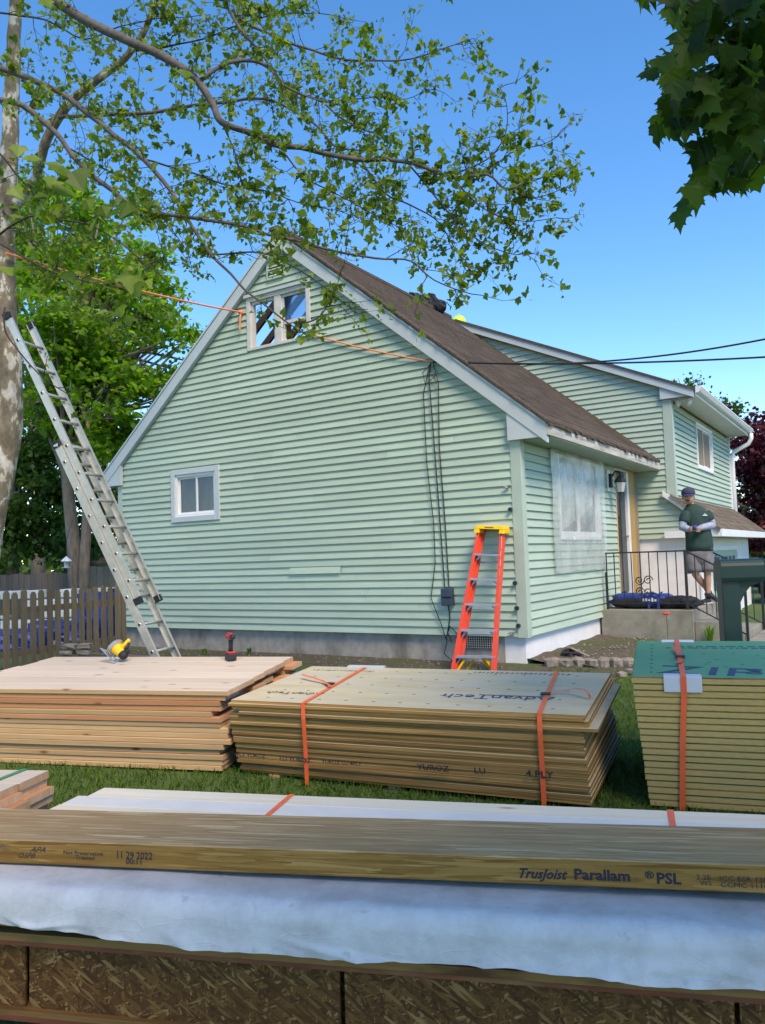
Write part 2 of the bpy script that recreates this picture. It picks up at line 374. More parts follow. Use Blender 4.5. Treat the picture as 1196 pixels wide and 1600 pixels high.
M['leafred'] = leaf_mat('purple red leaves', (.055, .010, .016), (.085, .014, .022), (.12, .022, .03), .3)
M['grassblade'] = leaf_mat('grass blades', (.09, .18, .024), (.14, .25, .032), (.20, .29, .055), .4, .6)
def ground_mat():
    mt, nt, bs = new_mat('lawn soil'); g = N(nt)
    f = noise_t(g, coords(g, rnd=False), 3.2, 8, .7); f2 = noise_t(g, coords(g, rnd=False), 40, 4, .7)
    col = ramp(g, f, [(.3, (.05, .09, .018)), (.55, (.08, .14, .026)), (.75, (.12, .16, .04))])
    col = mix(g, .4, col, ramp(g, f2, [(.35, (.02, .035, .008)), (.65, (.09, .15, .035))]))
    g.l(col, bs.inputs['Base Color']); bs.inputs['Roughness'].default_value = 1; bump(g, bs, f2, .8, .03); return mt
M['ground'] = ground_mat()
def dirt_mat():
    mt, nt, bs = new_mat('bare garden soil'); g = N(nt)
    f = noise_t(g, coords(g, rnd=False), 22, 8, .75); f2 = noise_t(g, coords(g, rnd=False), 2.3, 4, .6)
    col = ramp(g, f, [(.3, (.045, .034, .022)), (.5, (.10, .078, .05)), (.7, (.19, .15, .10))])
    col = mix(g, ramp(g, f2, [(.48, (0,0,0)), (.6, (.8,.8,.8))]), col, (.07, .10, .025))
    g.l(col, bs.inputs['Base Color']); bs.inputs['Roughness'].default_value = 1; bump(g, bs, f, 1, .03); return mt
M['dirt'] = dirt_mat()
M['stone'] = plain('grey field stone', (.21, .185, .155), .95, 0, .35, 9, .5)
M['picket'] = wood('weathered picket wood', (.125, .098, .066), (.21, .17, .115), None, grain=(20, 20, 1.2), var=.15)
M['backfence'] = wood('grey fence boards', (.15, .13, .115), (.22, .195, .17), None, grain=(20, 20, 1), var=.12)
M['tanfence'] = wood('tan fence boards', (.30, .23, .17), (.42, .34, .26), None, grain=(20, 20, 1), var=.12)
M['tarp'] = plain('blue tarp', (.02, .032, .20), .45, 0, .3, 5)
M['paper'] = plain('white wrapped bales', (.70, .68, .62), .8, 0, .15, 6)
M['greenbox'] = plain('dark green plastic', (.005, .027, .022), .42, 0, .1, 5)
M['skin'] = plain('skin', (.50, .27, .18), .55, 0, .08, 9)
M['shirt'] = plain('dark green cotton', (.014, .045, .038), .85, 0, .25, 11, .8)
M['sleeve'] = plain('grey blue knit sleeve', (.30, .33, .42), .9, 0, .25, 16, .8)
M['shorts'] = plain('grey shorts cloth', (.13, .125, .13), .9, 0, .25, 11, .8)
M['cap'] = plain('navy cap cloth', (.035, .035, .085), .85, 0, .15, 20)
M['hair'] = plain('dark brown hair', (.025, .016, .012), .7)
M['sock'] = plain('black sock', (.012, .012, .013), .9)
M['shoe'] = plain('black shoe', (.016, .016, .018), .5)
M['sole'] = plain('grey shoe sole', (.45, .43, .42), .7)
M['bagblue'] = plain('royal blue canvas', (.02, .05, .26), .7, 0, .25, 8, .2)
M['bagblack'] = plain('black canvas', (.016, .016, .022), .75, 0, .25, 9, .2)
M['hivis'] = plain('neon yellow green shell', (.55, .85, .05), .45, 0, .06, 6)
M['redtool'] = plain('red tool body', (.42, .02, .025), .4)
M['toolsteel'] = plain('bright steel', (.62, .62, .62), .3, .8, .1, 20)
M['poppy'] = plain('red petal', (.75, .04, .03), .6)
M['darkcar'] = plain('dark blue car paint', (.01, .015, .04), .25)
M['lampglass'] = plain('frosted lamp glass', (.42, .45, .45), .25)

# text printed or painted on a surface: flat mesh lettering
def text(name, s, size, mat, parent, mw, thick=.0006, sx=1.0, shear=0, bold=0):
    cu = bpy.data.curves.new('lettering', 'FONT'); cu.body = s; cu.size = size; cu.extrude = thick; cu.shear = shear; cu.resolution_u = 2; cu.offset = bold*size
    o = bpy.data.objects.new('lettering', cu); COL.objects.link(o)
    dg = bpy.context.evaluated_depsgraph_get(); me = bpy.data.meshes.new_from_object(o.evaluated_get(dg))
    bpy.data.objects.remove(o); me.materials.clear(); me.materials.append(mat)
    if sx != 1: me.transform(Matrix.Scale(sx, 4, (1,0,0)))
    t = link(name, me, parent); t.matrix_local = mw; return t
def frame(o, x, y, z): # matrix whose axes are x,y,z at o
    m = Matrix((Vector(x), Vector(y), Vector(z))).transposed().to_4x4(); m.translation = Vector(o); return m

# ================================================================== GROUND
def axis(lo, hi, flo, fhi, fine):
    a = list(np.arange(flo, fhi+1e-6, fine)); st = fine; x = flo
    while x > lo: st *= 1.5; x -= st; a.insert(0, x)
    st = fine; x = fhi
    while x < hi: st *= 1.5; x += st; a.append(x)
    return a
gx, gy = axis(-600, 600, -9, 9, .3), axis(-600, 900, -1, 16, .3)
b = MB(); nx = len(gx)
b.v = [(x, y, ground_z(x, y)) for y in gy for x in gx]
b.f = [(j*nx+i, j*nx+i+1, (j+1)*nx+i+1, (j+1)*nx+i) for j in range(len(gy)-1) for i in range(nx-1)]; b.m = [0]*len(b.f)
kind(b.build('ground', M['ground'], smooth=True), 'structure')

# bare soil along the house walls (laid 12 mm above the lawn sheet)
def bed_out(s):  # how far the soil reaches out from the wall
    return 1.0 + .35*noise.noise(Vector((s*.9, 3.3, 0))) + .12*noise.noise(Vector((s*4, 1.3, 0)))
b = MB(); rows = []
for i in range(0, 76):
    s = -7.8 + i*.12
    rows.append([house_pt(s, .2-(bed_out(s)+.2)*k/8, 0) for k in range(9)])
for i in range(0, 26):
    s = .2 + i*.11; o = .75+.3*noise.noise(Vector((s*1.3, 9.1, 0)))
for r in rows:
    for k, p in enumerate(r):
        z = ground_z(p.x, p.y)+.014+.02*max(0, noise.noise(Vector((p.x*3, p.y*3, 5))))-(.03 if k == 8 else 0); b.v.append((p.x, p.y, z))
b.f = [(i*9+k, i*9+k+1, (i+1)*9+k+1, (i+1)*9+k) for i in range(len(rows)-1) for k in range(8)]; b.m = [0]*len(b.f)
kind(b.build('garden_bed', M['dirt'], smooth=True), 'structure')
b = MB()
for i in range(27):
    s = 1.15 - .0 + i*0; 
rows = []
for i in range(26):
    s = .05 + i*.115
    rows.append([house_pt(-.1+(1.0+.25*noise.noise(Vector((s*1.2, 7, 0))))*k/8, s, 0) for k in range(9)])
for r in rows:
    for k, p in enumerate(r):
        b.v.append((p.x, p.y, ground_z(p.x, p.y)+.03+.05*(1-k/8)+.03*noise.noise(Vector((p.x*3, p.y*3, 5)))-(.05 if k == 8 else 0)))
b.f = [(i*9+k, i*9+k+1, (i+1)*9+k+1, (i+1)*9+k) for i in range(len(rows)-1) for k in range(8)]; b.m = [0]*len(b.f)
kind(b.build('soil_slope', M['dirt'], smooth=True), 'structure')

# ================================================================== HOUSE
C = .1016                                                    # siding course
house = thing('house', 'green vinyl sided split-level house with brown roof and open attic window', 'house', HB, (0, 0, HA))
RI, SL = -3.6, .833                                          # ridge line x, pitch
def under(x): return 5.67 - SL*abs(x-RI)

def siding(wall, o, d, nrm, z_lo, n, spans, jit=.0):
    """courses as own boards; o + d*s is along the wall, nrm points outwards; spans(z0,z1) -> [(s0,s1,t0,t1)] bottom/top extents"""
    o, d, nrm = Vector(o), Vector(d), Vector(nrm)
    for i in range(n):
        z0, z1 = z_lo+i*C, z_lo+(i+1)*C
        for sp in spans(z0, z1):
            s0, s1, t0, t1 = sp[:4]; ex = sp[4] if len(sp) > 4 else 0
            def P(s, out, z): return o + d*s + nrm*out + Vector((0, 0, z))
            q = random.uniform(-jit, jit)
            b = MB()
            # face leans out towards its foot; a lip returns under it
            vs = [P(s0, .032+ex+q, z0-.014), P(s1, .032+ex-q, z0-.014), P(t1, .007+ex*.7, z1+.002), P(t0, .007+ex*.7, z1+.002),
                  P(s0, .0285+ex+q, z0-.014), P(s1, .0285+ex-q, z0-.014), P(s0, .024+ex+q, z0+.02), P(s1, .024+ex-q, z0+.02), P(s0, .002, z0+.02), P(s1, .002, z0+.02)]
            b.add(vs, [(0, 1, 2, 3), (4, 5, 1, 0), (6, 7, 5, 4), (8, 9, 7, 6)])
            b.build('siding_board', M['siding'], wall)

_seam = random.Random(21)
AW = (-4.27, -3.07, 41*C, 49*C)                              # attic window opening
SW = (-5.90, -4.96, 17*C, 24*C)                              # small window opening
def gable_spans(z0, z1):
    def lim(z):
        h = (5.67-z)/SL; return max(-7.2, RI-h), min(-.02, RI+h)
    a, b_ = lim(z0), lim(z1)
    if b_[1]-b_[0] < .05: return []
    zm = (z0+z1)/2; out = [(a[0], a[1], b_[0], b_[1])]
    for w in (AW, SW):
        if w[2] < zm < w[3]:
            new = []
            for s in out:
                new += [(s[0], w[0], s[2], w[0]), (w[1], s[1], w[1], s[3])]
            out = new
    i = round(z0/C)
    if i != 8:
        new = []
        for s in out:
            if s[1]-s[0] > 2.6 and s[3]-s[2] > 2.2:
                c_ = max(s[0], s[2])+.4+(s[1]-s[0]-1.2)*_seam.random(); new += [(s[0], c_, s[2], c_), (c_+.002, s[1], c_+.002, s[3])]
            else: new.append(s)
        out = new
    if i == 8: s = out[0]; out = [(s[0], -3.57, s[2], -3.57), (-3.57, -2.67, -3.57, -2.67, .016), (-2.67, s[1], -2.67, s[3])]
    return out
b = MB()
for i in range(56):
    for s in gable_spans(i*C, (i+1)*C):
        b.prism([(s[0], .001, i*C), (s[1], .001, i*C), (s[3], .001, i*C+C), (s[2], .001, i*C+C)], (0, .14, 0))
gw = b.build('gable_wall', M['sheath'], house); siding(gw, (0,0,0), (1,0,0), (0,-1,0), 0, 56, gable_spans, .001)

# entry wall: window behind plastic, door
EW = (1.30, 3.00, 1.2, 2.26); ED = (3.96, 5.40, .1, 2.37)
def entry_spans(z0, z1):
    zm = (z0+z1)/2; out = [(.02, 5.42, .02, 5.42)]
    for w in (EW, ED):
        if w[2] < zm < w[3]:
            new = []
            for s in out:
                if s[0] < w[0]: new.append((s[0], min(w[0], s[1]), s[0], min(w[0], s[1])))
                if s[1] > w[1] + .03: new.append((max(w[1], s[0]), s[1], max(w[1], s[0]), s[1]))
            out = new
    return out
b = MB()
for i in range(24):
    for s in entry_spans(i*C, i*C+C): b.box((-.15, max(s[0], .15), i*C), (-.001, s[1], i*C+C))
ewall = b.build('entry_wall', M['sheath'], house); siding(ewall, (0,0,0), (0,1,0), (1,0,0), 0, 23, entry_spans, .001)
b = MB().box((-.12, .2, 2.345), (.0, 5.4, 2.40)); b.build('frieze', M['corner'], house)

# corner board (two faces), foundation
b = MB(); b.box((-.10, -.034, -.03), (.034, -.001, 2.37)); b.box((.001, .0, -.03), (.033, .10, 2.368)); b.build('corner_board', M['corner'], house, bevel=.004)
MB().box((-7.24, -.03, -.03), (-7.13, -.001, 2.36)).build('corner_board', M['corner'], house)
MB().box((-7.16, .035, -.95), (-.04, .3, -.012)).build('gable_foundation', M['concrete'], house)
MB().box((-.30, .034, -.95), (-.03, 5.42, -.012)).build('entry_foundation', M['whitewall'], house)
MB().box((-7.16, .3, -.95), (-6.9, 5.42, 2.6)).build('rear_wall', M['siding'], house)
MB().box((-7.1, .16, 2.60), (-.1, 5.4, 2.66)).build('attic_floor', M['rafter'], house)
# crawl space grille
cv = MB().box((-.86, .012, -.17), (-.42, .033, -.02)).build('crawl_space_vent', M['black'], house)
b = MB()
for i in range(15): b.box((-.855+i*.03, .004, -.17), (-.851+i*.03, .011, -.02))
for i in range(6): b.box((-.86, .004, -.165+i*.028), (-.42, .011, -.161+i*.028))
b.build('grille', M['alu'], cv)

# roof: right slope with shingles, rake boards, fascia, soffit; the left slope is stripped down to its rafters
def top(x): return 5.885 - SL*abs(x-RI)
rf = MB().prism([(RI, -.12, top(RI)), (.43, -.12, top(.43)), (.43, -.12, top(.43)-.035), (RI, -.12, top(RI)-.05)], (0, 5.535, 0)).build('main_roof', M['shingle'], house)
def courses(parent, x_lo, x_hi, zf, y0, y1, row, tab, mat, name='shingle_courses'):
    b = MB(); R_ = random.Random(5); dx = row/math.sqrt(1+SL*SL); k = 0; x = x_hi; vals = []
    while x > x_lo:
        y = y0-tab*(.5 if k % 2 else 0)*R_.uniform(.8, 1.2); xa, xb = x, max(x-dx*1.25, x_lo)
        while y < y1:
            a, c_ = max(y, y0)+.004, min(y+tab, y1)-.004
            if c_-a > .02:
                l = .011+R_.uniform(0, .006); e = R_.uniform(-.008, .008)
                b.add([(xa+e, a, zf(xa+e)+l), (xa+e, c_, zf(xa+e)+l+R_.uniform(-.002, .002)), (xb, c_, zf(xb)+.003), (xb, a, zf(xb)+.003), (xa+e, a, zf(xa+e)), (xa+e, c_, zf(xa+e))], [(0, 1, 2, 3), (4, 5, 1, 0)]); vals += [R_.random()]*6
            y += tab
        x -= dx; k += 1
    o = b.build(name, mat, parent); at_ = o.data.attributes.new('rnd', 'FLOAT', 'POINT'); at_.data.foreach_set('value', vals); return kind(o, 'stuff')
def tab_mat(name, c):
    mt, nt, bs = new_mat(name); g = N(nt); at_ = g('Attribute'); at_.attribute_name = 'rnd'
    f2 = noise_t(g, coords(g, rnd=False), 60, 3, .6); f = noise_t(g, coords(g, (1, .35, 1), rnd=False), 1.6, 5, .65)
    col = ramp(g, at_.outputs['Fac'], [(0, tuple(x*.72 for x in c)), (1, tuple(x*1.3 for x in c))])
    col = mix(g, ramp(g, f, [(.35, (.55,)*3), (.65, (0,)*3)]), col, tuple(x*.45 for x in c)); col = mix(g, .3, col, ramp(g, f2, [(.3, (.015, .012, .01)), (.7, (.2, .16, .125))]))
    g.l(col, bs.inputs['Base Color']); bs.inputs['Roughness'].default_value = .95; bs.inputs['Specular IOR Level'].default_value = .1; bump(g, bs, f2, .5, .01); return mt
M['tab'] = tab_mat('weathered brown shingle tabs', (.086, .067, .050)); M['tab2'] = tab_mat('weathered tan shingle tabs', (.19, .155, .12))
courses(rf, RI+.05, .44, top, -.118, 5.41, .14, .31, M['tab'])
b = MB()                                                     # ragged shingle edge along the rake and eave
for i in range(64):
    t = i/64; x0 = RI+.02+(4.02)*t; x1 = x0+4.0/64*.96
    dz = .01+.008*random.random(); e = -.12-random.random()*.02
    b.prism([(x0, e, top(x0)+dz), (x1, e, top(x1)+dz*.4), (x1, e, top(x1)-.02), (x0, e, top(x0)-.02)], (0, .25, 0))
b.build('shingle_edge', M['shingle'], rf)
b = MB()
for i in range(46):
    y0 = -.12+i*5.5/46; e = .43+random.uniform(.0, .03); dr = random.uniform(0, .022)
    b.prism([(.30, y0, top(.30)+.014), (e, y0, top(e)+.012-dr), (e, y0, top(e)-.012-dr), (.30, y0, top(.30)-.004)], (0, 5.5/46*.97, 0))
b.build('shingle_edge', M['shingle'], rf)
MB().box((RI-.12, -.13, top(RI)-.03), (RI+.06, 5.4, top(RI)+.018)).build('ridge_cap', M['shingle'], rf)
for sgn in (1, -1):
    xe = .40 if sgn > 0 else -7.60
    poly = [(RI, -.10, top(RI)-.05), (xe, -.10, top(xe)-.035), (xe, -.10, under(xe)-.055), (RI, -.10, under(RI)-.055)]
    MB().prism(poly, (0, .07, 0)).build('rake_board', M['trim'], house)
    MB().prism([(RI, -.115, top(RI)-.036), (xe, -.115, top(xe)-.03), (xe, -.115, top(xe)-.06), (RI, -.115, top(RI)-.075)], (0, .014, 0)).build('drip_edge', M['trim'], house)
    xi = -.10 if sgn > 0 else -7.10
    MB().prism([(xi, -.09, top(xi)-.18), (xe, -.09, top(xe)-.174), (xe, -.09, 2.355), (xi, -.09, 2.355)], (0, .055, 0)).build('eave_return', M['trim'], house)
fs = MB().box((.40, -.10, 2.372), (.425, 5.40, 2.522)).build('fascia', M['fascia'], house)
MB().box((.0, .05, 2.36), (.399, 5.40, 2.372)).build('soffit', M['corner'], house)
MB().box((-7.6, -.04, 2.36), (-7.25, 5.4, 2.5)).build('soffit', M['trim'], house)
for y in (.75, 1.16, 1.57, 1.98, 2.5, 3.0, 3.5, 4.0, 4.5, 5.0):  # bare rafters of the left slope
    MB().prism([(RI-.02, y, top(RI)-.05), (-7.5, y, top(-7.5)-.05), (-7.5, y, top(-7.5)-.2), (RI-.02, y, top(RI)-.2)], (0, .045, 0)).build('rafter', M['rafter'], house)
for y in (.5, 1.5, 2.5, 3.5, 4.5): MB().prism([(RI+.03, y, top(RI)-.09), (.3, y, top(.3)-.06), (.3, y, top(.3)-.18), (RI+.03, y, top(RI)-.2)], (0, .045, 0)).build('rafter', M['rafter'], house)
MB().box((RI-.02, .1, top(RI)-.28), (RI+.02, 5.4, top(RI)-.06)).build('ridge_beam', M['rafter'], house)

# attic window: frame, mullion, sashes with an upper right pane left in, bare stud behind
aw = MB(); x0, x1, z0, z1 = AW; f = .07
aw.box((x0, -.04, z0), (x0+f, .1, z1)); aw.box((x1-f, -.04, z0), (x1, .1, z1)); aw.box((x0+f, -.038, z1-f), (x1-f, .1, z1)); aw.box((x0+f, -.038, z0), (x1-f, .1, z0+.045))
W1 = aw.build('attic_window', M['oldwhite'], house, bevel=.004)
xm = (x0+x1)/2
MB().box((xm-.06, -.03, z0+.045), (xm+.06, .09, z1-f)).build('mullion', M['oldwhite'], W1)
MB().box((x0-.03, -.07, z1-.005), (x1+.03, -.02, z1+.04)).build('head_casing', M['trim'], W1)
b = MB()
for (a0, a1) in ((x0+f, xm-.06), (xm+.06, x1-f)):
    b.box((a0, .0, z0+.045), (a0+.035, .05, z1-f)); b.box((a1-.035, .0, z0+.045), (a1, .05, z1-f)); b.box((a0+.035, .0, z1-f-.04), (a1-.035, .05, z1-f))
b.box((xm+.095, -.002, z0+.30), (x1-f-.035, .052, z0+.345))
b.build('sash', M['oldwhite'], W1)
MB().box((xm+.095, .02, z0+.345), (x1-f-.035, .026, z1-f-.04)).build('pane', M['clear'], W1)
MB().box((xm-.075, .13, z0-.3), (xm+.02, .26, z1-.1)).build('stud', M['rawply'], house)

# gable louvre vent
v = MB(); x0, x1, z0, z1 = -3.85, -3.53, 5.16, 5.64
v.box((x0, -.05, z0), (x0+.03, -.0, z1)); v.box((x1-.03, -.05, z0), (x1, -.0, z1)); v.box((x0+.03, -.05, z0), (x1-.03, -.0, z0+.03)); v.box((x0+.03, -.05, z1-.03), (x1-.03, -.0, z1))
lv = v.build('gable_vent', M['corner'], house)
MB().box((x0+.03, -.026, z0+.03), (x1-.03, -.022, z1-.03)).build('screen', M['black'], lv)
sm = MB().prism([(x0+.03, -.047, 0), (x0+.03, -.043, -.004), (x0+.03, -.027, .03), (x0+.03, -.031, .034)], (x1-x0-.06, 0, 0)).mesh('louvre', M['corner'])
for i in range(9): link('louvre', sm, lv, (0, 0, z0+.045+i*.046))

# small sliding window in the gable
def slider(name, parent, o, d, nrm, w, h, casing, panes=2, mats=('white', 'glass'), lab=None, fill=None):
    """window in a wall; o lower corner, d along, nrm outwards"""
    o, d, nrm = Vector(o), Vector(d), Vector(nrm); U = Vector((0, 0, 1))
    def bx(b, s0, s1, t0, t1, n0, n1):
        q = [o+d*s+nrm*n+U*t for n in (n0, n1) for (s, t) in ((s0, t0), (s1, t0), (s1, t1), (s0, t1))]
        b.add(q, [(0,3,2,1), (4,5,6,7), (0,1,5,4), (1,2,6,5), (2,3,7,6), (3,0,4,7)])
    b = MB(); c = casing
    bx(b, -c, 0, -c, h+c, .0, .045); bx(b, w, w+c, -c, h+c, .0, .045); bx(b, 0, w, h, h+c, .0, .043); bx(b, 0, w, -c, 0, .0, .05)
    win = b.build(name, M['trim'] if lab == 'trim' else M['white'], parent, bevel=.004)
    b = MB(); f = .04
    bx(b, 0, f, 0, h, -.06, .02); bx(b, w-f, w, 0, h, -.06, .02); bx(b, f, w-f, h-f, h, -.06, .018); bx(b, f, w-f, 0, f, -.06, .018)
    b.build('frame', M['white'], win)
    pw = (w-2*f)/panes
    for i in range(panes):
        b = MB(); s0, s1 = f+i*pw, f+(i+1)*pw; e = .03; n = -.03+.018*(i % 2)
        bx(b, s0, s0+e, f, h-f, n-.012, n+.012); bx(b, s1-e, s1, f, h-f, n-.012, n+.012); bx(b, s0+e, s1-e, h-f-e, h-f, n-.012, n+.01); bx(b, s0+e, s1-e, f, f+e, n-.012, n+.01)
        sa = b.build('sash', M['white'], win)
        b = MB(); bx(b, s0+e, s1-e, f+e, h-f-e, n-.006, n); b.build('pane', M['glass'], sa)
    b = MB(); bx(b, f, w-f, f, h-f, -.12, -.11); b.build('curtain', M[fill or 'film2'], win)
    return win
M['curtain'] = plain('pale blind', (.42, .45, .47), .8, 0, .1, 3)
M['film2'] = plain('grey curtain', (.16, .17, .16), .9, 0, .5, 3, scalev=(6, 6, .6))
slider('small_window', house, (SW[0]+.03, -.001, SW[2]+.02), (1,0,0), (0,-1,0), SW[1]-SW[0]-.06, SW[3]-SW[2]-.04, .085, lab='trim')
slider('front_window', house, (.001, EW[0], EW[2]), (0,1,0), (1,0,0), EW[1]-EW[0], EW[3]-EW[2], .05, fill='curtain')

# front door: dark leaf with a narrow glazed panel, raw sheathing strip where trim was removed
dr = MB().box((-.06, 4.03, .30), (-.02, 4.66, 2.28)).build('front_door', M['door'], house)
b = MB(); b.box((-.02, 4.10, .95), (-.012, 4.13, 2.15)); b.box((-.02, 4.33, .95), (-.012, 4.36, 2.15)); b.box((-.02, 4.13, 2.12), (-.012, 4.33, 2.15)); b.box((-.02, 4.13, .95), (-.012, 4.33, .98))
b.box((-.02, 4.13, 1.52), (-.012, 4.33, 1.55)); b.build('panel_moulding', M['black'], dr)
MB().box((-.019, 4.13, 1.0), (-.015, 4.33, 1.51)).build('panel', M['dark'], dr)
b = MB(); b.box((-.14, 3.965, .26), (.022, 4.03, 2.30)); b.build('door_jamb', M['rawply'], house)
MB().box((-.14, 4.66, .26), (.024, 4.78, 2.30)).build('door_jamb', M['white'], house)
MB().box((-.14, 3.965, 2.301), (.02, 4.78, 2.345)).build('door_head', M['trim'], house)
MB().box((-.14, 3.965, .1), (.06, 4.78, .259)).build('door_sill', M['rawply'], house)
MB().box((-.14, 4.781, .1), (.018, 5.12, 2.355)).build('raw_sheathing_strip', M['rawply'], house)
MB().box((-.14, 5.121, .1), (.006, 5.40, 2.355)).build('raw_sheathing_strip', M['sheath'], house)
MB().box((-.16, 3.97, .1), (-.141, 5.38, 2.35)).build('hall_backing', M['black'], house)
b = MB().tube([(.0, 4.61, 1.22), (.03, 4.61, 1.22)], .025, 8); b.build('door_knob', M['alu'], dr)

# wall lantern beside the door
wl = MB().box((.022, 3.50, 1.92), (.05, 3.64, 2.26)).build('wall_lantern', M['white'], house, bevel=.01)
b = MB().box((.051, 3.53, 1.98), (.09, 3.61, 2.20)); b.tube([(.09, 3.57, 2.15), (.15, 3.57, 2.24), (.21, 3.57, 2.22), (.22, 3.57, 2.16)], .012, 6); b.build('bracket', M['black'], wl)
b = MB().lathe([(.02, .16), (.075, .11), (.095, .06), (.09, .05)], 6, (.22, 3.57, 2.0)); b.lathe([(.012, .16), (.01, .22), (.001, .24)], 6, (.22, 3.57, 2.0)); b.build('lantern_cap', M['black'], wl)
MB().lathe([(.045, -.12), (.05, -.101), (.03, -.101)], 6, (.22, 3.57, 2.0)).tube([(.22, 3.57, 1.75), (.22, 3.57, 1.882)], .008, 5).build('lantern_base', M['black'], wl)
MB().lathe([(.05, -.10), (.085, .05)], 6, (.22, 3.57, 2.0)).build('lantern_glass', M['lampglass'], wl)

# clear sheet taped over the front window
b = MB(); ny, nz = 28, 26; y0, y1, z0, z1 = .92, 3.20, .72, 2.36
for j in range(nz+1):
    for i in range(ny+1):
        y = y0+(y1-y0)*i/ny; z = z0+(z1-z0)*j/nz
        w = .02*noise.noise(Vector((y*3, z*1.2, 2)))+.012*noise.noise(Vector((y*9, z*4, 8)))
        z += .04*noise.noise(Vector((y*2, 4, 1))) if j == 0 else 0
        y += .02*noise.noise(Vector((z*3, 9, i))) if i in (0, ny) else 0
        b.v.append((.062+w+.01*(j/nz), y, z))
b.f = [(j*(ny+1)+i, j*(ny+1)+i+1, (j+1)*(ny+1)+i+1, (j+1)*(ny+1)+i) for j in range(nz) for i in range(ny)]; b.m = [0]*len(b.f)
b.build('plastic_sheeting', M['film'], house, smooth=True)

# electrical box, hanging service cables, hose taps on the gable
mb = MB().box((-1.09, -.11, .36), (-.93, -.024, .46)).box((-1.085, -.12, .461), (-.935, -.024, .575)).build('utility_box', M['meter'], house, bevel=.012)
MB().box((-1.05, -.08, .575), (-.97, -.03, .592)).build('lid', M['meter'], mb)
def sag(p, q, d, n=12): return [Vector(p).lerp(Vector(q), i/n) - Vector((0, 0, d*4*(i/n)*(1-i/n))) for i in range(n+1)]
cb = MB().tube([(-1.13, -.05, 3.50), (-1.17, -.05, 3.3), (-1.14, -.045, 2.6), (-1.10, -.04, 1.6), (-1.06, -.04, .57)], .007, 5)
cb.tube([(-1.10, -.05, 3.48), (-1.03, -.06, 3.2), (-1.06, -.045, 2.4), (-1.02, -.04, 1.4), (-1.0, -.04, .57)], .007, 5)
cb.build('service_cable', M['cable'], house)
MB().tube([(-1.15, -.05, 3.46), (-1.26, -.05, 3.1), (-1.25, -.05, 2.2), (-1.18, -.05, 1.4), (-1.18, -.05, .9), (-1.26, -.05, .45), (-1.12, -.05, .1), (-1.06, -.04, -.1), (-1.1, -.05, -.25), (-.95, -.06, -.36)], .006, 5).build('service_cable', M['cable'], house)
MB().tube([(-1.12, -.05, 3.49), (-1.24, -.09, 3.36), (-1.20, -.1, 3.2), (-1.06, -.08, 3.3), (-1.16, -.07, 3.42), (-1.02, -.06, 3.12), (-1.09, -.05, 3.45)], .006, 5).build('cable_loop', M['cable'], house)
MB().tube([(-1.02, -.04, .36), (-1.0, -.05, .2), (-1.04, -.05, .02), (-.98, -.06, -.1), (-1.06, -.06, -.06), (-1.01, -.04, .1), (-.9, -.05, .0)], .008, 5).build('service_cable', M['cable'], house)
for (x, z, mt) in ((-.15, 1.80, 'alu'), (-.17, .03, 'alu'), (-.12, 1.52, 'dark'), (-.10, .63, 'dark'), (-.09, .33, 'dark'), (-.08, .12, 'dark')):
    b = MB().tube([(x, -.02, z), (x, -.07, z)], .018 if mt == 'alu' else .026, 7)
    if mt == 'alu': b.tube([(x-.04, -.06, z), (x+.05, -.06, z+.015)], .012, 6)
    b.build('hose_tap' if mt == 'alu' else 'pipe_stub', M[mt], house)

# ---- taller block behind
UR = -3.4
def ut(x): return 5.777 - .457*abs(x-UR)
def side_spans(z0, z1):
    def lim(z): h = (5.777-.15-z)/.457; return max(-4.2, UR-h), min(.60, UR+h)
    a, c_ = lim(z0), lim(z1)
    if c_[1]-c_[0] < .05: return []
    # hidden by the main roof: start where the board comes out of it
    def vis(z): return min(.0, RI+(5.885-z)/SL-.25) if z > 2.4 else -.10
    l0, l1 = max(a[0], vis(z0)), max(c_[0], vis(z1))
    if a[1]-l0 < .03: return []
    if z1 < 1.85: return [(l0, min(.64, 1.0), l1, min(.64, 1.0))] if z1 < 1.2 else [(l0, .64+max(0, (1.85-z0))*.62, l1, .64+max(0, (1.85-z1))*.62)]
    return [(l0, a[1], l1, max(c_[1], l1))]
b = MB()
b.prism([(-4.2, 5.421, 1.18), (.6, 5.421, 1.18), (.6, 5.421, ut(.6)-.15), (UR, 5.421, ut(UR)-.15), (-4.2, 5.421, ut(-4.2)-.15)], (0, .14, 0))
b.prism([(.601, 5.421, 1.18), (1.05, 5.421, 1.18), (.601, 5.421, 1.83)], (0, .1, 0))
usw = b.build('upper_side_wall', M['sheath'], house); siding(usw, (0, 5.42, 0), (1,0,0), (0,-1,0), 12*C-.04, 44, side_spans)
UW = (7.48, 9.15, 2.55, 3.46)
def front_spans(z0, z1):
    zm = (z0+z1)/2
    if UW[2] < zm < UW[3]: return [(5.44, UW[0], 5.44, UW[0]), (UW[1], 11.35, UW[1], 11.35)]
    return [(5.44, 11.35, 5.44, 11.35)]
ufw = MB().box((.45, 5.57, 1.2), (.639, 11.35, 3.62)).build('upper_front_wall', M['sheath'], house)
siding(ufw, (.64, 0, 0), (0,1,0), (1,0,0), 1.83, 17, front_spans)
slider('upper_window', house, (.641, UW[0]+.06, UW[2]+.05), (0,1,0), (1,0,0), UW[1]-UW[0]-.12, UW[3]-UW[2]-.1, .06)
b = MB(); b.box((.52, 5.385, 1.80), (.675, 5.419, 3.62)); b.box((.641, 5.42, 1.82), (.674, 5.53, 3.62)); b.build('corner_board', M['corner'], house)
MB().box((.64, 11.35, 1.80), (.69, 11.42, 3.58)).build('corner_board', M['white'], house)
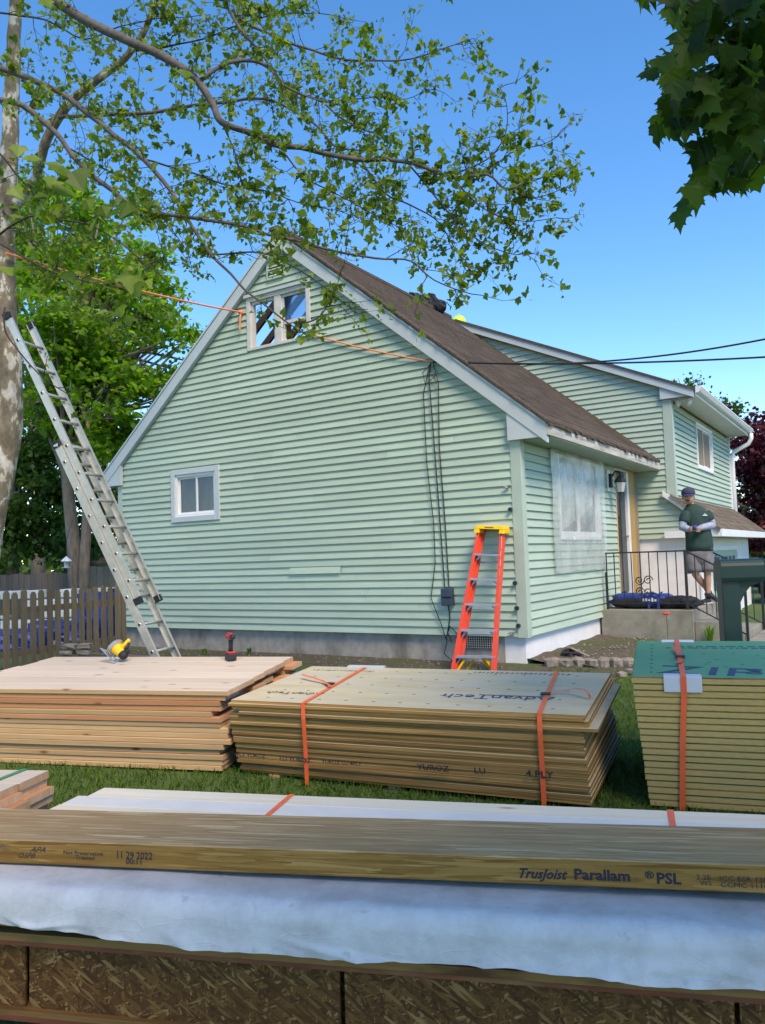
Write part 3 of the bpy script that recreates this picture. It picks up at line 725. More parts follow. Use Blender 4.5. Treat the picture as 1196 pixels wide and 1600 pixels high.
ur = MB().prism([(UR, 5.28, ut(UR)), (1.10, 5.28, ut(1.10)), (1.10, 5.28, ut(1.10)-.04), (UR, 5.28, ut(UR)-.05)], (0, 6.3, 0)); ur.prism([(UR, 5.28, ut(UR)), (UR, 5.28, ut(UR)-.05), (-7.6, 5.28, ut(-7.6)-.04), (-7.6, 5.28, ut(-7.6))], (0, 6.3, 0))
ur.build('upper_roof', M['shingle'], house)
for xe in (1.07, -7.55): MB().prism([(UR, 5.30, ut(UR)-.03), (xe, 5.30, ut(xe)-.03), (xe, 5.30, ut(xe)-.17), (UR, 5.30, ut(UR)-.18)], (0, .08, 0)).build('rake_board', M['trim'], house)
MB().prism([(.50, 5.33, ut(.5)-.165), (1.07, 5.33, ut(1.07)-.165), (1.07, 5.33, 3.605), (.50, 5.33, 3.605)], (0, .05, 0)).build('eave_return', M['trim'], house)
MB().box((.66, 5.40, 3.60), (1.08, 11.5, 3.615)).build('soffit', M['white'], house)
MB().box((1.08, 5.33, 3.59), (1.10, 11.5, 3.70)).build('fascia', M['white'], house)
gp = [(1.101, 3.745), (1.20, 3.75), (1.205, 3.73), (1.17, 3.66), (1.15, 3.64), (1.101, 3.635)]
gt = MB().prism([(x, 5.29, z) for x, z in gp], (0, 6.28, 0)).build('gutter', M['white'], house)
MB().tube([(1.16, 11.45, 3.64), (1.16, 11.45, 3.52), (1.10, 11.46, 3.40), (.76, 11.46, 3.24), (.72, 11.46, 3.1), (.72, 11.46, .2)], .05, 8).build('downspout', M['white'], gt, smooth=True)
fl = MB().box((.78, 5.50, 3.57), (.90, 5.62, 3.599)).build('flood_light', M['white'], house)
for s in (-1, 1): MB().lathe([(.02, .0), (.045, .03), (.05, .09), (.03, .09)], 10, (.84+.09*s, 5.56, 3.47)).build('lamp_head', M['white'], fl)

# pent roof over the lower front, white lower walls
b = MB().prism([(.60, 5.26, 1.93), (1.36, 5.26, 1.295), (1.36, 5.26, 1.25), (.60, 5.26, 1.885)], (0, 6.4, 0)); pr = b.build('pent_roof', M['shingle2'], house); courses(pr, .66, 1.37, lambda x: 1.93-(x-.60)*.8355, 5.27, 11.6, .14, .31, M['tab2'])
MB().prism([(.46, 5.30, 2.0), (1.36, 5.30, 1.248), (1.36, 5.30, 1.17), (.46, 5.30, 1.90)], (0, .06, 0)).build('rake_board', M['white'], house)
MB().box((.46, 5.295, 1.165), (1.355, 5.35, 1.285)).build('pent_fascia', M['white'], house)
MB().box((1.356, 5.30, 1.165), (1.39, 11.6, 1.29)).build('pent_fascia', M['white'], house)
MB().box((.60, 5.40, 1.17), (1.355, 11.6, 1.18)).build('soffit', M['white'], house)
MB().box((-.10, 5.43, -.9), (.98, 5.6, 1.17)).build('lower_side_wall', M['whitewall'], house)
MB().box((.80, 5.61, -.9), (.979, 11.3, 1.165)).build('lower_front_wall', M['whitewall'], house)
MB().box((.98, 5.415, -.9), (1.01, 5.72, 1.165)).build('corner_board', M['white'], house)
gd = MB().box((.98, 6.3, -.5), (1.0, 9.3, .92)).build('shutter_panel', M['siding'], house)
b = MB(); b.box((1.0, 6.2, .92), (1.03, 9.4, 1.0)); b.box((1.0, 9.3, -.5), (1.03, 9.45, .92)); b.box((1.0, 6.15, -.5), (1.03, 6.3, .92)); b.build('frame', M['white'], gd)
for k in range(6):
    y0 = 6.55+k*.45; MB().box((1.001, y0, .18), (1.012, y0+.26, .80)).build('pane', M['meter'], gd)
b = MB()
for k in range(9): b.box((1.001, 6.3, -.42+k*.15), (1.008, 9.3, -.41+k*.15))
b.build('groove', M['corner'], gd)

# ---- stoop, steps, railings
ST = thing('concrete_stoop', 'weathered concrete stoop with steps at the front door', 'stoop', HB, (0, 0, HA))
MB().box((.0, 2.95, -.75), (1.33, 5.41, .10)).build('platform', M['stoop'], ST, bevel=.012)
MB().box((1.332, 2.97, -.75), (1.66, 4.75, -.06)).build('step', M['stoop'], ST, bevel=.012)
MB().box((1.662, 2.98, -.75), (1.99, 4.75, -.22)).build('step', M['stoop'], ST, bevel=.012)
def scroll(b, c, r, flip=1):
    pts = []
    for i in range(22):
        t = i/21; a = flip*t*3.1*math.pi; rr = r*(1-t*.8); pts.append((c[0]+math.cos(a)*rr, c[1], c[2]+math.sin(a)*rr))
    b.tube(pts, .008, 4)
def railing(label, y, first):
    R = thing('iron_railing', label, 'railing', HB, (0, 0, HA))
    x0, x1, x2 = .10, 1.25, 2.02
    zt, zb, zt2, zb2 = .945, .19, .52, -.24
    def add(n, b): b.build(n, M['iron'], R)
    if first:
        add('post', MB().bar((x0, y, .1), (x0, y, .66), .03, .03)); add('top_rail', MB().bar((x0, y, zt), (x1, y, zt), .03, .022)); add('bottom_rail', MB().bar((x0, y, zb), (x1, y, zb), .022, .016))
        for i in range(1, 9):
            x = x0+(x1-x0)*i/9; add('baluster', MB().bar((x, y, zb), (x, y, zt), .013, .013))
        add('end_bar', MB().bar((x0+.01, y, zb), (x0+.01, y, zt), .016, .016))
        b = MB()
        for k in range(2):
            for f in (1, -1): scroll(b, (x0+.55+.062*f, y, .36+.17*k), .07, f if k else -f)
        b.build('scroll_ornament', M['iron'], R)
    add('post', MB().bar((x1, y, .1), (x1, y, zt+.015), .035, .035)); add('post', MB().bar((x2, y, -.4), (x2, y, zt2), .035, .035))
    add('top_rail', MB().bar((x1, y, zt), (x2, y, zt2), .03, .022)); add('bottom_rail', MB().bar((x1, y, zb), (x2, y, zb2), .022, .016))
    for i in range(1, 6):
        t = i/6; x = x1+(x2-x1)*t; add('baluster', MB().bar((x, y, zb+(zb2-zb)*t), (x, y, zt+(zt2-zt)*t), .013, .013))
railing('black iron railing with scrolls along the near edge of the stoop', 2.99, True)
railing('black iron stair railing on the far side of the steps', 4.70, False)

# ================================================================== MATERIAL STACKS ON THE LAWN
def rootmat(loc, rot):
    from mathutils import Euler
    return Matrix.Translation(Vector(loc)) @ Euler(rot).to_matrix().to_4x4()
def loc_plane(mw, px, py, ax, val):
    inv = mw.inverted(); o = inv @ CAM; d = inv.to_3x3() @ ray(px, py); return o + d*((val-o[ax])/d[ax])
_bm = {}
def board_mesh(L, w, t, side, end, face=None, v=0):
    """eased-edge board, x in [-L,0], y in [0,w], z in [0,t]"""
    key = (round(L, 3), w, t, side, end, face, v)
    if key in _bm: return _bm[key]
    r = random.Random(v*13+5); b = MB(); e = .003
    sec = [(e,0),(w-e,0),(w,e),(w,t-e),(w-e,t),(e,t),(0,t-e),(0,e)]
    nseg = 3; k = len(sec); bow = r.uniform(-.004, .004)
    for i in range(nseg+1):
        x = -L+L*i/nseg; dy = bow*math.sin(math.pi*i/nseg)
        b.v += [(x, y+dy, z) for y, z in sec]
    for i in range(nseg):
        for j in range(k):
            b.f.append((i*k+j, i*k+(j+1) % k, (i+1)*k+(j+1) % k, (i+1)*k+j)); b.m.append(2 if (face and j in (3, 4, 5)) else 0)
    b.f += [tuple(range(k))[::-1], tuple(range(nseg*k, nseg*k+k))]; b.m += [1, 1]
    _bm[key] = b.mesh('board', [M[side], M[end]]+([M[face]] if face else [])); return _bm[key]

# --- large stack of fir boards with tools on top
LOC, ROT = (-1.19, 5.74, ground_z(-1.2, 5.75)+.02), (.045, 0, math.radians(-15))
lum = thing('lumber_stack', 'wide stack of reddish fir boards with a saw and drill on top', 'lumber stack', LOC, ROT); LUM = rootmat(LOC, ROT)
NL, T2 = 15, .0381
for k in range(NL):
    for c in range(6):
        topl = k == NL-1
        mt = 'lumbertop' if topl else ('lumberred' if (k >= 9 and random.random() < .55) else 'lumber')
        if topl: off = .06 + (-.012*c) + random.uniform(0, .015)
        elif k >= 9: off = .03+random.uniform(-.14, .06)
        else: off = random.uniform(-.03, .03) + (.05 if 5 <= k <= 7 else 0)
        if c == 0 and 9 <= k < NL-2: off = random.uniform(-.10, .0)
        o = link('board', board_mesh(2.44+random.choice((0, .04)), .232, T2-.002, 'lumber' if mt == 'lumbertop' else mt, 'endgrain', 'lumbertop' if topl else None, random.randrange(4)), lum, (off, c*.235+random.uniform(-.004, .004)+(random.uniform(-.012, .012) if c == 0 and not topl else 0), k*T2))
for x in (-.35, -2.0): MB().box((x, .06, -.09), (x+.09, 1.4, -.002)).build('skid', M['lumber'], lum)
LT = NL*T2
# --- sheets of plywood, strapped
LOC, ROT = (1.149, 4.75, .125), (.057, 0, math.radians(-22.5))
ply = thing('plywood_stack', 'stack of plywood sheets bound with two orange straps', 'plywood stack', LOC, ROT); PLY = rootmat(LOC, ROT)
NP, TP = 28, .0188
def sheet_mesh(L, w, t, mats):
    b = MB(); vs = [(-L,0,0),(0,0,0),(0,w,0),(-L,w,0),(-L,0,t),(0,0,t),(0,w,t),(-L,w,t)]
    b.add(vs, [(0,3,2,1)], 0); b.add(vs, [(4,5,6,7)], 0); b.add(vs, [(0,1,5,4),(1,2,6,5),(2,3,7,6),(3,0,4,7)], 1); return b.mesh('sheet', mats)
shm = sheet_mesh(2.44, 1.22, TP-.0012, [M['plyface'], M['plyedge']])
for k in range(NP):
    d = NP-1-k; ox, oy, rz = random.uniform(-.008, .008), random.uniform(-.006, .006), random.uniform(-.004, .004)
    if d in (2, 3): ox += .02
    if d == 4: ox += .075; oy += -.008
    if 5 <= d <= 13: ox -= .012; oy += .012
    if d > 13: ox += .01*random.random()
    if d > 10: rz -= .0022*(d-10)
    link('sheet', shm, ply, (ox, oy, k*TP), (0, 0, rz))
for x in (-.4, -1.3, -2.2): MB().box((x, .07, -.07), (x+.09, 1.2, -.002)).build('skid', M['lumber'], ply)
PT = NP*TP
def strap(name, parent, pts, w, mat, side=(1,0,0), t=.0015):
    b = MB(); side = Vector(side)
    for p in pts:
        p = Vector(p); b.v += [p-side*w/2, p+side*w/2]
    b.v = [tuple(v) for v in b.v]
    for i in range(len(pts)-1): b.f.append((2*i, 2*i+1, 2*i+3, 2*i+2)); b.m.append(0)
    o = b.build(name, mat, parent); md = o.modifiers.new('solid', 'SOLIDIFY'); md.thickness = t; md.offset = 1; return o
def ply_top(px, py): return loc_plane(PLY, px, py, 2, PT+.003)
def ply_front(px, py): return loc_plane(PLY, px, py, 1, -.012)
for (fx0, fy0, nx, ny_, tx, ty) in ((480, 1214, 474, 1096, 573, 1042), (850, 1245, 843, 1112, 872, 1048)):
    a, n_, t_ = ply_front(fx0, fy0), ply_front(nx, ny_), ply_top(tx, ty)
    nz = Vector((n_.x, -.016, PT+.004)); t_.y = min(t_.y, 1.21)
    pts = [Vector((a.x, -.014, -.02)), a.lerp(Vector((n_.x, -.018, PT-.03)), .5), Vector((n_.x, -.022, PT-.10)), Vector((n_.x, -.016, PT-.01)), nz, Vector((n_.x, .0, PT+.005)), Vector((t_.x, t_.y, PT+.005)), Vector((t_.x, 1.235, PT-.02)), Vector((t_.x, 1.235, 0))]
    strap('strap', ply, pts, .03, M['orange'])
def tail(parent, mw, zl, pix, w=.024, lift=None):
    pts = []
    for i, (px, py) in enumerate(pix):
        p = loc_plane(mw, px, py, 2, zl + (lift[i] if lift else .01)); pts.append(p)
    return strap('strap_tail', parent, pts, w, M['orange'], side=(.2, 1, 0))
tail(ply, PLY, PT, [(517, 1072), (505, 1064), (490, 1059), (472, 1054)], lift=[.02, .02, .03, .035])
tail(ply, PLY, PT, [(855, 1083), (880, 1079), (900, 1075), (915, 1078), (921, 1085), (924, 1096)], lift=[.012, .02, .05, .055, .035, -.03])
for px, py in ((516, 1070), (853, 1086)):
    p = ply_top(px, py); MB().box((p.x-.03, p.y-.02, PT+.006), (p.x+.03, p.y+.02, PT+.018)).build('strap_buckle', M['dark'], ply)
p = ply_top(575, 1041); MB().box((p.x-.16, 1.19, PT-.005), (p.x+.16, 1.25, PT+.012)).build('edge_protector', M['plastic'], ply)
# print on the sheets (seen upside down from here, as the sheets lie)
def on_top(nm, s, size, mat, parent, mw, px, py, zl, flip=True, sx=1, sy=1):
    p = loc_plane(mw, px, py, 2, zl); f = -1 if flip else 1
    t = text(nm, s, size, mat, parent, frame(p, (f*sx, 0, 0), (0, f*sy, 0), (0, 0, 1)), .0004); return t
on_top('printed_lettering', 'AdvanTech', .15, M['inkblue'], ply, PLY, 868, 1090, PT+.0006, True, 1.1, 1)
p = loc_plane(PLY, 745, 1089, 2, PT+.0006); MB().box((p.x, p.y+.06, PT+.0002), (p.x+.5, p.y+.075, PT+.001)).build('printed_line', M['inkblue'], ply)
def worn_print(px, py, width, h, n):
    p = loc_plane(PLY, px, py, 2, PT); rr = random.Random(px); x = p.x-width; b = MB()
    while x < p.x:
        w_ = rr.uniform(.012, .03); a = rr.uniform(0, .4)*h
        b.box((x, p.y+a, PT-.0006), (x+w_*.35, p.y+h, PT+.0003)); b.box((x+w_*.36, p.y+a*.5+h*.5, PT-.0006), (x+w_, p.y+h*.75, PT+.0003)); x += w_+rr.uniform(.008, .02)
    kind(b.build('worn_print', M['inkfaint'], ply), 'stuff')
worn_print(890, 1056, .72, .07, 20)
on_top('printed_lettering', 'AdvanTech', .10, M['inkfaint'], ply, PLY, 508, 1083, PT+.0006, True, 1, 1)
worn_print(575, 1050, .5, .05, 14)
b = MB(); rr = random.Random(4)
for r_ in range(5):
    for c_ in range(11):
        x, y = -.2-c_*.2+rr.uniform(-.01, .01), .12+r_*.24; b.box((x-.012, y-.004, PT-.0008), (x+.012, y+.004, PT+.0002))
kind(b.build('nailing_marks', M['inkfaint'], ply), 'stuff')
def on_front(s, size, mat, parent, mw, px, py, out, sx=1, shear=0, sy=1):
    p = loc_plane(mw, px, py, 1, out); return text('printed_lettering', s, size, mat, parent, frame(p, (sx, 0, 0), (0, 0, sy), (0, -1, 0)), .0005, 1, shear, .02)
for s, px, py, sz in (('YUROZ', 652, 1202, .05), ('LU', 741, 1208, .05), ('4 PLY', 822, 1213, .055), ('4PLY YUROZ', 366, 1181, .035), ('LU YUROZ', 437, 1188, .04), ('YUROZ LU 4PLY', 503, 1192, .032)):
    on_front(s, sz, M['ink'], ply, PLY, px, py, -.02, 1.25)

# --- foam-backed green panels, strapped
LOC, ROT = (1.515, 4.80, .10), (.066, 0, math.radians(-19))
zp = thing('insulated_panel_stack', 'tall stack of green faced tan foam panels with one orange strap', 'panel stack', LOC, ROT); ZIP = rootmat(LOC, ROT)
NZ, TZ = 20, .0379
def zip_mesh(topgreen):
    b = MB(); L, w = 2.44, 1.22; t1, t = TZ-.0098, TZ-.0006
    vs = [(0,0,0),(L,0,0),(L,w,0),(0,w,0),(0,0,t1),(L,0,t1),(L,w,t1),(0,w,t1)]
    b.add(vs, [(0,3,2,1),(0,1,5,4),(1,2,6,5),(2,3,7,6),(3,0,4,7),(4,5,6,7)], 0)
    e = .005; vs = [(e,e,t1+.0002),(L-e,e,t1+.0002),(L-e,w-e,t1+.0002),(e,w-e,t1+.0002),(e,e,t),(L-e,e,t),(L-e,w-e,t),(e,w-e,t)]
    b.add(vs, [(0,1,5,4),(1,2,6,5),(2,3,7,6),(3,0,4,7)], 1); b.add(vs, [(4,5,6,7)], 2); return b.mesh('panel', [M['foam'], M['lvl'], M['zipgreen']])
zm_ = zip_mesh(True)
for k in range(NZ): link('panel', zm_, zp, (-.062*k/NZ+random.uniform(-.004, .004), random.uniform(-.005, .005), k*TZ), (0, 0, random.uniform(-.002, .002)))
for x in (.25, 1.2, 2.1): MB().box((x, .03, -.085), (x+.3, 1.2, -.002)).build('skid', M['foam'], zp)
ZT = NZ*TZ
def zt(px, py): return loc_plane(ZIP, px, py, 2, ZT)
def zf(px, py): return loc_plane(ZIP, px, py, 1, -.01)
a, n_, t_ = zf(1066, 1260), zf(1068, 1062), zt(1058, 1004)
strap('strap', zp, [(a.x, -.012, -.04), (a.x*.5+n_.x*.5, -.012, ZT*.5), (n_.x, -.014, ZT-.09), (n_.x, -.016, ZT+.006), (n_.x, .02, ZT+.008), (t_.x, 1.2, ZT+.007), (t_.x, 1.235, ZT+.004), (t_.x, 1.235, 0)], .032, M['orange'])
p0, p1 = zf(1037, 1060), zf(1097, 1060)
b = MB().box((p0.x, -.011, ZT-.085), (p1.x, -.006, ZT+.004)); b.box((p0.x, -.006, ZT+.001), (p1.x, .08, ZT+.005)); b.build('edge_protector', M['plastic'], zp, bevel=.002)
p0, p1 = zt(1034, 1004), zt(1085, 1005)
b = MB().box((p0.x, 1.225, ZT-.085), (p1.x, 1.23, ZT+.005)); b.box((p0.x, 1.15, ZT+.001), (p1.x, 1.225, ZT+.005)); b.build('edge_protector', M['white'], zp)
tail_pts = [(1064, 1030), (1060, 1024), (1056, 1020), (1055, 1017)]
strap('strap_tail', zp, [zt(*q)+Vector((0, 0, .012+.006*i)) for i, q in enumerate(tail_pts)], .028, M['orange'], side=(1, .3, 0))
strap('strap_tail', zp, [zt(*q)+Vector((0, 0, .012+.004*i)) for i, q in enumerate([(1066, 1033), (1062, 1037), (1061, 1040)])], .03, M['orange'], side=(1, .3, 0))
p = zt(1063, 1029); MB().box((p.x-.03, p.y-.02, ZT+.008), (p.x+.03, p.y+.02, ZT+.02)).build('strap_buckle', M['dark'], zp)
p = zt(1023, 1051); text('printed_logo', 'ZIP', .37, M['inkzip'], zp, frame((p.x, p.y, ZT+.0004), (1.12, 0, 0), (.25, .85, 0), (0, 0, 1)), .0004)
p2 = zt(1162, 1053); text('printed_logo', 'System', .24, M['inkzip'], zp, frame((p2.x, p2.y, ZT+.0004), (1.05, 0, 0), (.2, .9, 0), (0, 0, 1)), .0004)
b = MB(); rr = random.Random(8)
for y in (.92, .98):                                          # rows of tiny print, unreadable at this distance
    x = .22 if y > .95 else .14
    while x < .82:
        w_ = rr.uniform(.02, .07); b.box((x, y, ZT-.0002), (x+w_, y+.03, ZT+.0004)); x += w_+rr.uniform(.01, .025)
x = 1.12
while x < 1.7: w_ = rr.uniform(.03, .08); b.box((x, .95, ZT-.0002), (x+w_, .99, ZT+.0004)); x += w_+.02
for i in range(8): b.box((.04, .12+i*.13, ZT-.0002), (.055, .145+i*.13, ZT+.0004))
for i in range(14): x, y = rr.uniform(.15, 1.2), rr.uniform(.3, .85); b.box((x, y, ZT-.0002), (x+.02, y+.01, ZT+.0004))
kind(b.build('nailing_marks', M['inkzip'], zp), 'stuff')

# --- long joist bundle in the foreground, under white wrap, with a strand lumber beam on it
LOC, ROT = (-.034, 2.615, 0.0), (0, .009, -.196)
jb = thing('joist_bundle', 'bundle of wooden I-joists with strand board webs nearest the camera', 'joist bundle', LOC, ROT); JB = rootmat(LOC, ROT)
XL, XR = -3.4, 3.0; zb0, zt0 = .018, .318
gaps = [loc_plane(JB, px, 1530, 1, .055).x for px in (48, 537, 1148)]
gaps = [gaps[0]-1.22]+gaps+[gaps[2]+1.22, XR+.5]
for j in range(5):
    y0 = .012+j*.082
    J = MB().box((XL, y0, zt0-.036), (XR, y0+.062, zt0)).build('joist', M['lvl'], jb, bevel=.002)
    MB().box((XL, y0, zb0), (XR, y0+.062, zb0+.036)).build('bottom_flange', M['lvl'], J, bevel=.002)
    MB().box((XL, y0-.0015, zt0-.041), (XR, y0+.02, zt0-.027)).build('flange_edge', M['redpaint'], J)
    MB().box((XL, y0-.0012, zb0+.002), (XR, y0-.0004, zb0+.02)).build('flange_edge', M['redpaint'], J)
    prev = XL
    for g_ in gaps:
        e = min(g_, XR)-.008
        if e-prev > .05 and (j == 0 or True): MB().box((prev, y0+.026, zb0+.036), (e, y0+.037, zt0-.036)).build('web_panel', M['osb'], J)
        prev = g_+.008
        if prev >= XR: break
for r_ in range(4):                                           # boards laid flat on the joists, under the wrap
    for c_ in range(3):
        link('board', board_mesh(XR-XL, .138, .0375, 'lvl', 'endgrain', None, r_+c_), jb, (XR, (.022 if r_ == 0 else .006)+c_*.142+random.uniform(-.002, .004), zt0+.012+r_*.0395))
for x in (-2.4, -.6, 1.4): MB().box((x, .0, -.06), (x+.09, .43, zb0-.002)).build('skid', M['lumber'], jb)
fold_px = [(-60, 1386), (0, 1388), (300, 1399), (600, 1412), (900, 1432), (1196, 1452), (1260, 1457)]
edge_px = [(-60, 1432), (0, 1436), (90, 1446), (130, 1451), (211, 1463), (301, 1472), (420, 1482), (520, 1490), (596, 1493), (690, 1497), (776, 1502), (860, 1510), (942, 1515), (975, 1522), (1012, 1528), (1098, 1533), (1196, 1532), (1300, 1534)]
ed = [(loc_plane(JB, px, py, 1, -.015)) for px, py in edge_px]
def edge_z(x):
    if x <= ed[0].x: return ed[0].z
    for a, b_ in zip(ed, ed[1:]):
        if a.x <= x <= b_.x: return a.z+(b_.z-a.z)*(x-a.x)/(b_.x-a.x)
    return ed[-1].z
b = MB(); NXW = 260; ZW = zt0+.012+4*.0395+.006; NPR = 30
for i in range(NXW+1):
    x = XL+.2+(XR-XL-.4)*i/NXW; ez = edge_z(x) + .006*noise.noise(Vector((x*14, 0, 3)))
    for k in range(NPR+1):
        t = k/NPR
        if t < .35: y, z = .44*(1-t/.35)+.02*(t/.35), ZW                         # top
        elif t < .55: a = (t-.35)/.2*math.pi/2; y, z = .02-.06*math.sin(a), ZW-.06*(1-math.cos(a))
        else: q = (t-.55)/.45; y, z = -.04, (ZW-.06)+(ez-(ZW-.06))*q
        hang = max(0, (t-.5)/.5)
        wv = noise.noise(Vector((x*2.2, z*5, 1)))*.020+noise.noise(Vector((x*6, z*9+x*3, 4)))*.010
        # a few tight diagonal creases
        for (fa_, fb_, fc_, am) in ((1.6, 5, -.8, .014), (3.1, -4, 1.2, .010), (5.5, 7, 2.2, .006)):
            cr = abs(noise.noise(Vector((x*fa_+z*fb_, z*6+x*fc_, 9+am*100)))); wv += am*max(0, 1-cr*8)*hang
        y -= wv*hang + .010*hang if hang > 0 else 0
        if t < .4: z += .004*noise.noise(Vector((x*3, y*8, 6)))
        b.v.append((x, y, z))
n1 = NPR+1
b.f = [(i*n1+k, i*n1+k+1, (i+1)*n1+k+1, (i+1)*n1+k) for i in range(NXW) for k in range(NPR)]; b.m = [0]*len(b.f)
wr = b.build('wrap_sheet', M['wrap'], jb, smooth=True)

LOC, ROT = ((-1.472+1.161)/2, (3.05+2.564)/2, .602), (0, 0, -.1826)
bm_ = thing('strand_lumber_beam', 'long brown strand lumber beam with printed lettering lying on the white wrap', 'beam', LOC, ROT); BM = rootmat(LOC, ROT)
BL = 2.35
b = MB(); sec = [(0,-.088),(.355,-.088),(.355,0),(0,0)]; e = .004
vs = []
for x in (-BL, BL): vs += [(x, e, -.088), (x, .355-e, -.088), (x, .355, -.088+e), (x, .355, -e), (x, .355-e, 0), (x, e, 0), (x, 0, -e), (x, 0, -.088+e)]
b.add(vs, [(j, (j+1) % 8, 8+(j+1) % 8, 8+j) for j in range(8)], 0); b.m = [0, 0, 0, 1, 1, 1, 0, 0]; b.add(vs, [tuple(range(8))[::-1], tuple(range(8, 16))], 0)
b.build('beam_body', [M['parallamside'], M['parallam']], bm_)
def bt(s, size, px, py, sx=1, shear=0, mat='ink', sy=1, bold=0):
    p = loc_plane(BM, px, py, 1, -.0006)
    return text('printed_lettering', s, size, M[mat], bm_, frame(p, (sx, 0, 0), (0, 0, sy), (0, -1, 0)), .0004, 1, shear, bold)
bt('TrusJoist', .044, 808, 1371, .98, .4, bold=.03)
bt('Parallam', .047, 897, 1373.5, 1.12, bold=.035); bt('\u00ae', .03, 1008, 1372, 1.3, bold=.02); bt('PSL', .047, 1026, 1380, 1.1, bold=.035)
bt('2.2E', .022, 1088, 1374, 1.2); bt('WS', .02, 1094, 1383, 1.2)
bt('ICC ESR 1387', .022, 1124, 1376, 1.25); bt('CCMC 11161', .022, 1126, 1386, 1.25)
bt('11 29 2022', .036, 181, 1341, .88, bold=.015); bt('00:11', .03, 197, 1350, 1.0, bold=.015)
bt('Not Preservative', .022, 99, 1335, 1.05); bt('Treated', .022, 118, 1343, 1.1)
bt('APA', .028, 47, 1331, 1.2, .5, 'ink'); bt('OSPB', .026, 27, 1340, 1.15, .5); bt('PSL', .03, -2, 1328, 1.0, .4, 'inkfaint')

# --- pale boards behind the beam
A = at_z(160, 1230, .50); B_ = at_z(1196, 1272, .50); d = (B_-A); yaw = math.atan2(d.y, d.x)
LOC, ROT = (A.x, A.y, 0), (0, 0, yaw)
pb = thing('board_stack', 'long low stack of pale spruce boards behind the strand lumber beam', 'lumber stack', LOC, ROT); PB = rootmat(LOC, ROT)
for k in range(11):
    for c in range(4):
        z = .50-.038*(11-k)
        topk = k == 10
        me = board_mesh(4.88, .139, .0372, 'sprucesheen' if (topk and c == 1) else 'spruce', 'endgrain', None, (k+c) % 4)
        link('board', me, pb, (4.88+random.uniform(-.02, .02)+(.0, -.03, -.02, -.12)[c]*(1 if topk else .5), -.14*(c+1)+random.uniform(-.002, .002), z))
for x in (.3, 2.3, 4.2): MB().box((x, -.55, -.02), (x+.09, 0, .079)).build('skid', M['lumber'], pb)
for (px0, py0, px1, py1) in ((458, 1240, 418, 1274), (1048, 1266, 1052, 1292)):
    p, q = loc_plane(PB, px0, py0, 2, .502), loc_plane(PB, px1, py1, 2, .502)
    dr_ = (q-p); q2 = p+dr_*(-.545-p.y)/dr_.y
    strap('strap', pb, [(p.x, .004, .1), (p.x, .004, .5), (p.x, 0, .503), (q2.x, -.55, .503), (q2.x, -.566, .5), (q2.x, -.566, .1)], .025, M['orange'])

# --- small pile at the left edge
A = at_y(36, 1216, 3.95)
LOC, ROT = (A.x, A.y-.22, 0), (0, 0, math.radians(-10))
sp = thing('short_lumber_pile', 'small pile of reddish board ends at the left edge behind the beam', 'lumber stack', LOC, ROT); SP = rootmat(LOC, ROT)
nz = int((A.z-.06)/.0381)
for k in range(nz):
    for c in range(2):
        link('board', board_mesh(2.0, .232, .0372, 'lumberred' if random.random() < .6 else 'lumber', 'endgrain', 'lumbertop' if k == nz-1 else None, random.randrange(4)), sp, (random.uniform(-.06, .03)+(.0 if k == nz-1 else .04), c*.235-.1, A.z-.0381*(nz-k)))
for x in (-.4, -1.6): MB().box((x, -.1, -.02), (x+.09, .35, A.z-.0381*nz)).build('skid', M['lumber'], sp)
p, q = loc_plane(SP, 2, 1272, 2, A.z), loc_plane(SP, 12, 1260, 2, A.z)
strap('strap', sp, [(-.16, -.112, A.z-.12), (-.16, -.106, A.z+.003), (-.13, .372, A.z+.003), (-.13, .38, .2)], .03, plain('green strap', (.05, .25, .12), .5))

# ================================================================== TOOLS
def on_lumber(px, py): p = loc_plane(LUM, px, py, 2, LT); return LUM @ p
# circular saw lying on its shoe
p = on_lumber(184, 1034)
sw = thing('circular_saw', 'yellow and black circular saw lying on the fir boards', 'power saw', p+Vector((.02, 0, .004)), (0, 0, -.1))
axs = Vector((.74, -.35, -.57)).normalized(); dc = Vector((-.045, .02, .125))       # blade axis runs right and down to the motor
u_ = Vector((.50, .2, .84)); u_ = (u_-axs*u_.dot(axs)).normalized(); w_ = axs.cross(u_)
MB().tube([dc-axs*.014, dc-axs*.010, dc+axs*.012, dc+axs*.018], [.062, .078, .078, .066], 22).build('blade_guard', M['toolsteel'], sw)
MB().tube([dc-u_*.02+axs*.002, dc-u_*.02+axs*.005], .083, 24).build('blade', M['toolsteel'], sw)
b = MB(); q0 = dc-u_*.085
for a0, a1, c0, c1 in ((-.09, .13, -.075, -.045), (-.09, .13, .03, .06), (-.09, -.055, -.045, .03), (.09, .13, -.045, .03)):
    vs = [q0+axs*(a+.01)+w_*c for a, c in ((a0, c0), (a1, c0), (a1, c1), (a0, c1))]; b.prism(vs, u_*-.006)
b.build('base_plate', M['toolsteel'], sw)
MB().tube([dc+axs*.019, dc+axs*.05, dc+axs*.10], [.055, .05, .043], 14).build('motor_housing', M['yellow'], sw)
MB().tube([dc+axs*.101, dc+axs*.135, dc+axs*.15], [.042, .04, .03], 14).build('motor_cap', M['black'], sw)
h0 = dc+axs*.05+u_*.03
MB().tube([h0, h0+u_*.03-w_*.01, h0+u_*.085-w_*.015, h0+u_*.10-w_*.02], [.022, .019, .019, .015], 9).build('handle', M['yellow'], sw, smooth=True)
MB().tube([h0+axs*.03-u_*.01, h0+axs*.05+u_*.035, h0+axs*.03+u_*.08], [.014, .014, .012], 8).build('grip', M['black'], sw, smooth=True)
MB().tube([dc+axs*.115+u_*.045, dc+axs*.145+u_*.05], .018, 9).build('battery', M['black'], sw)
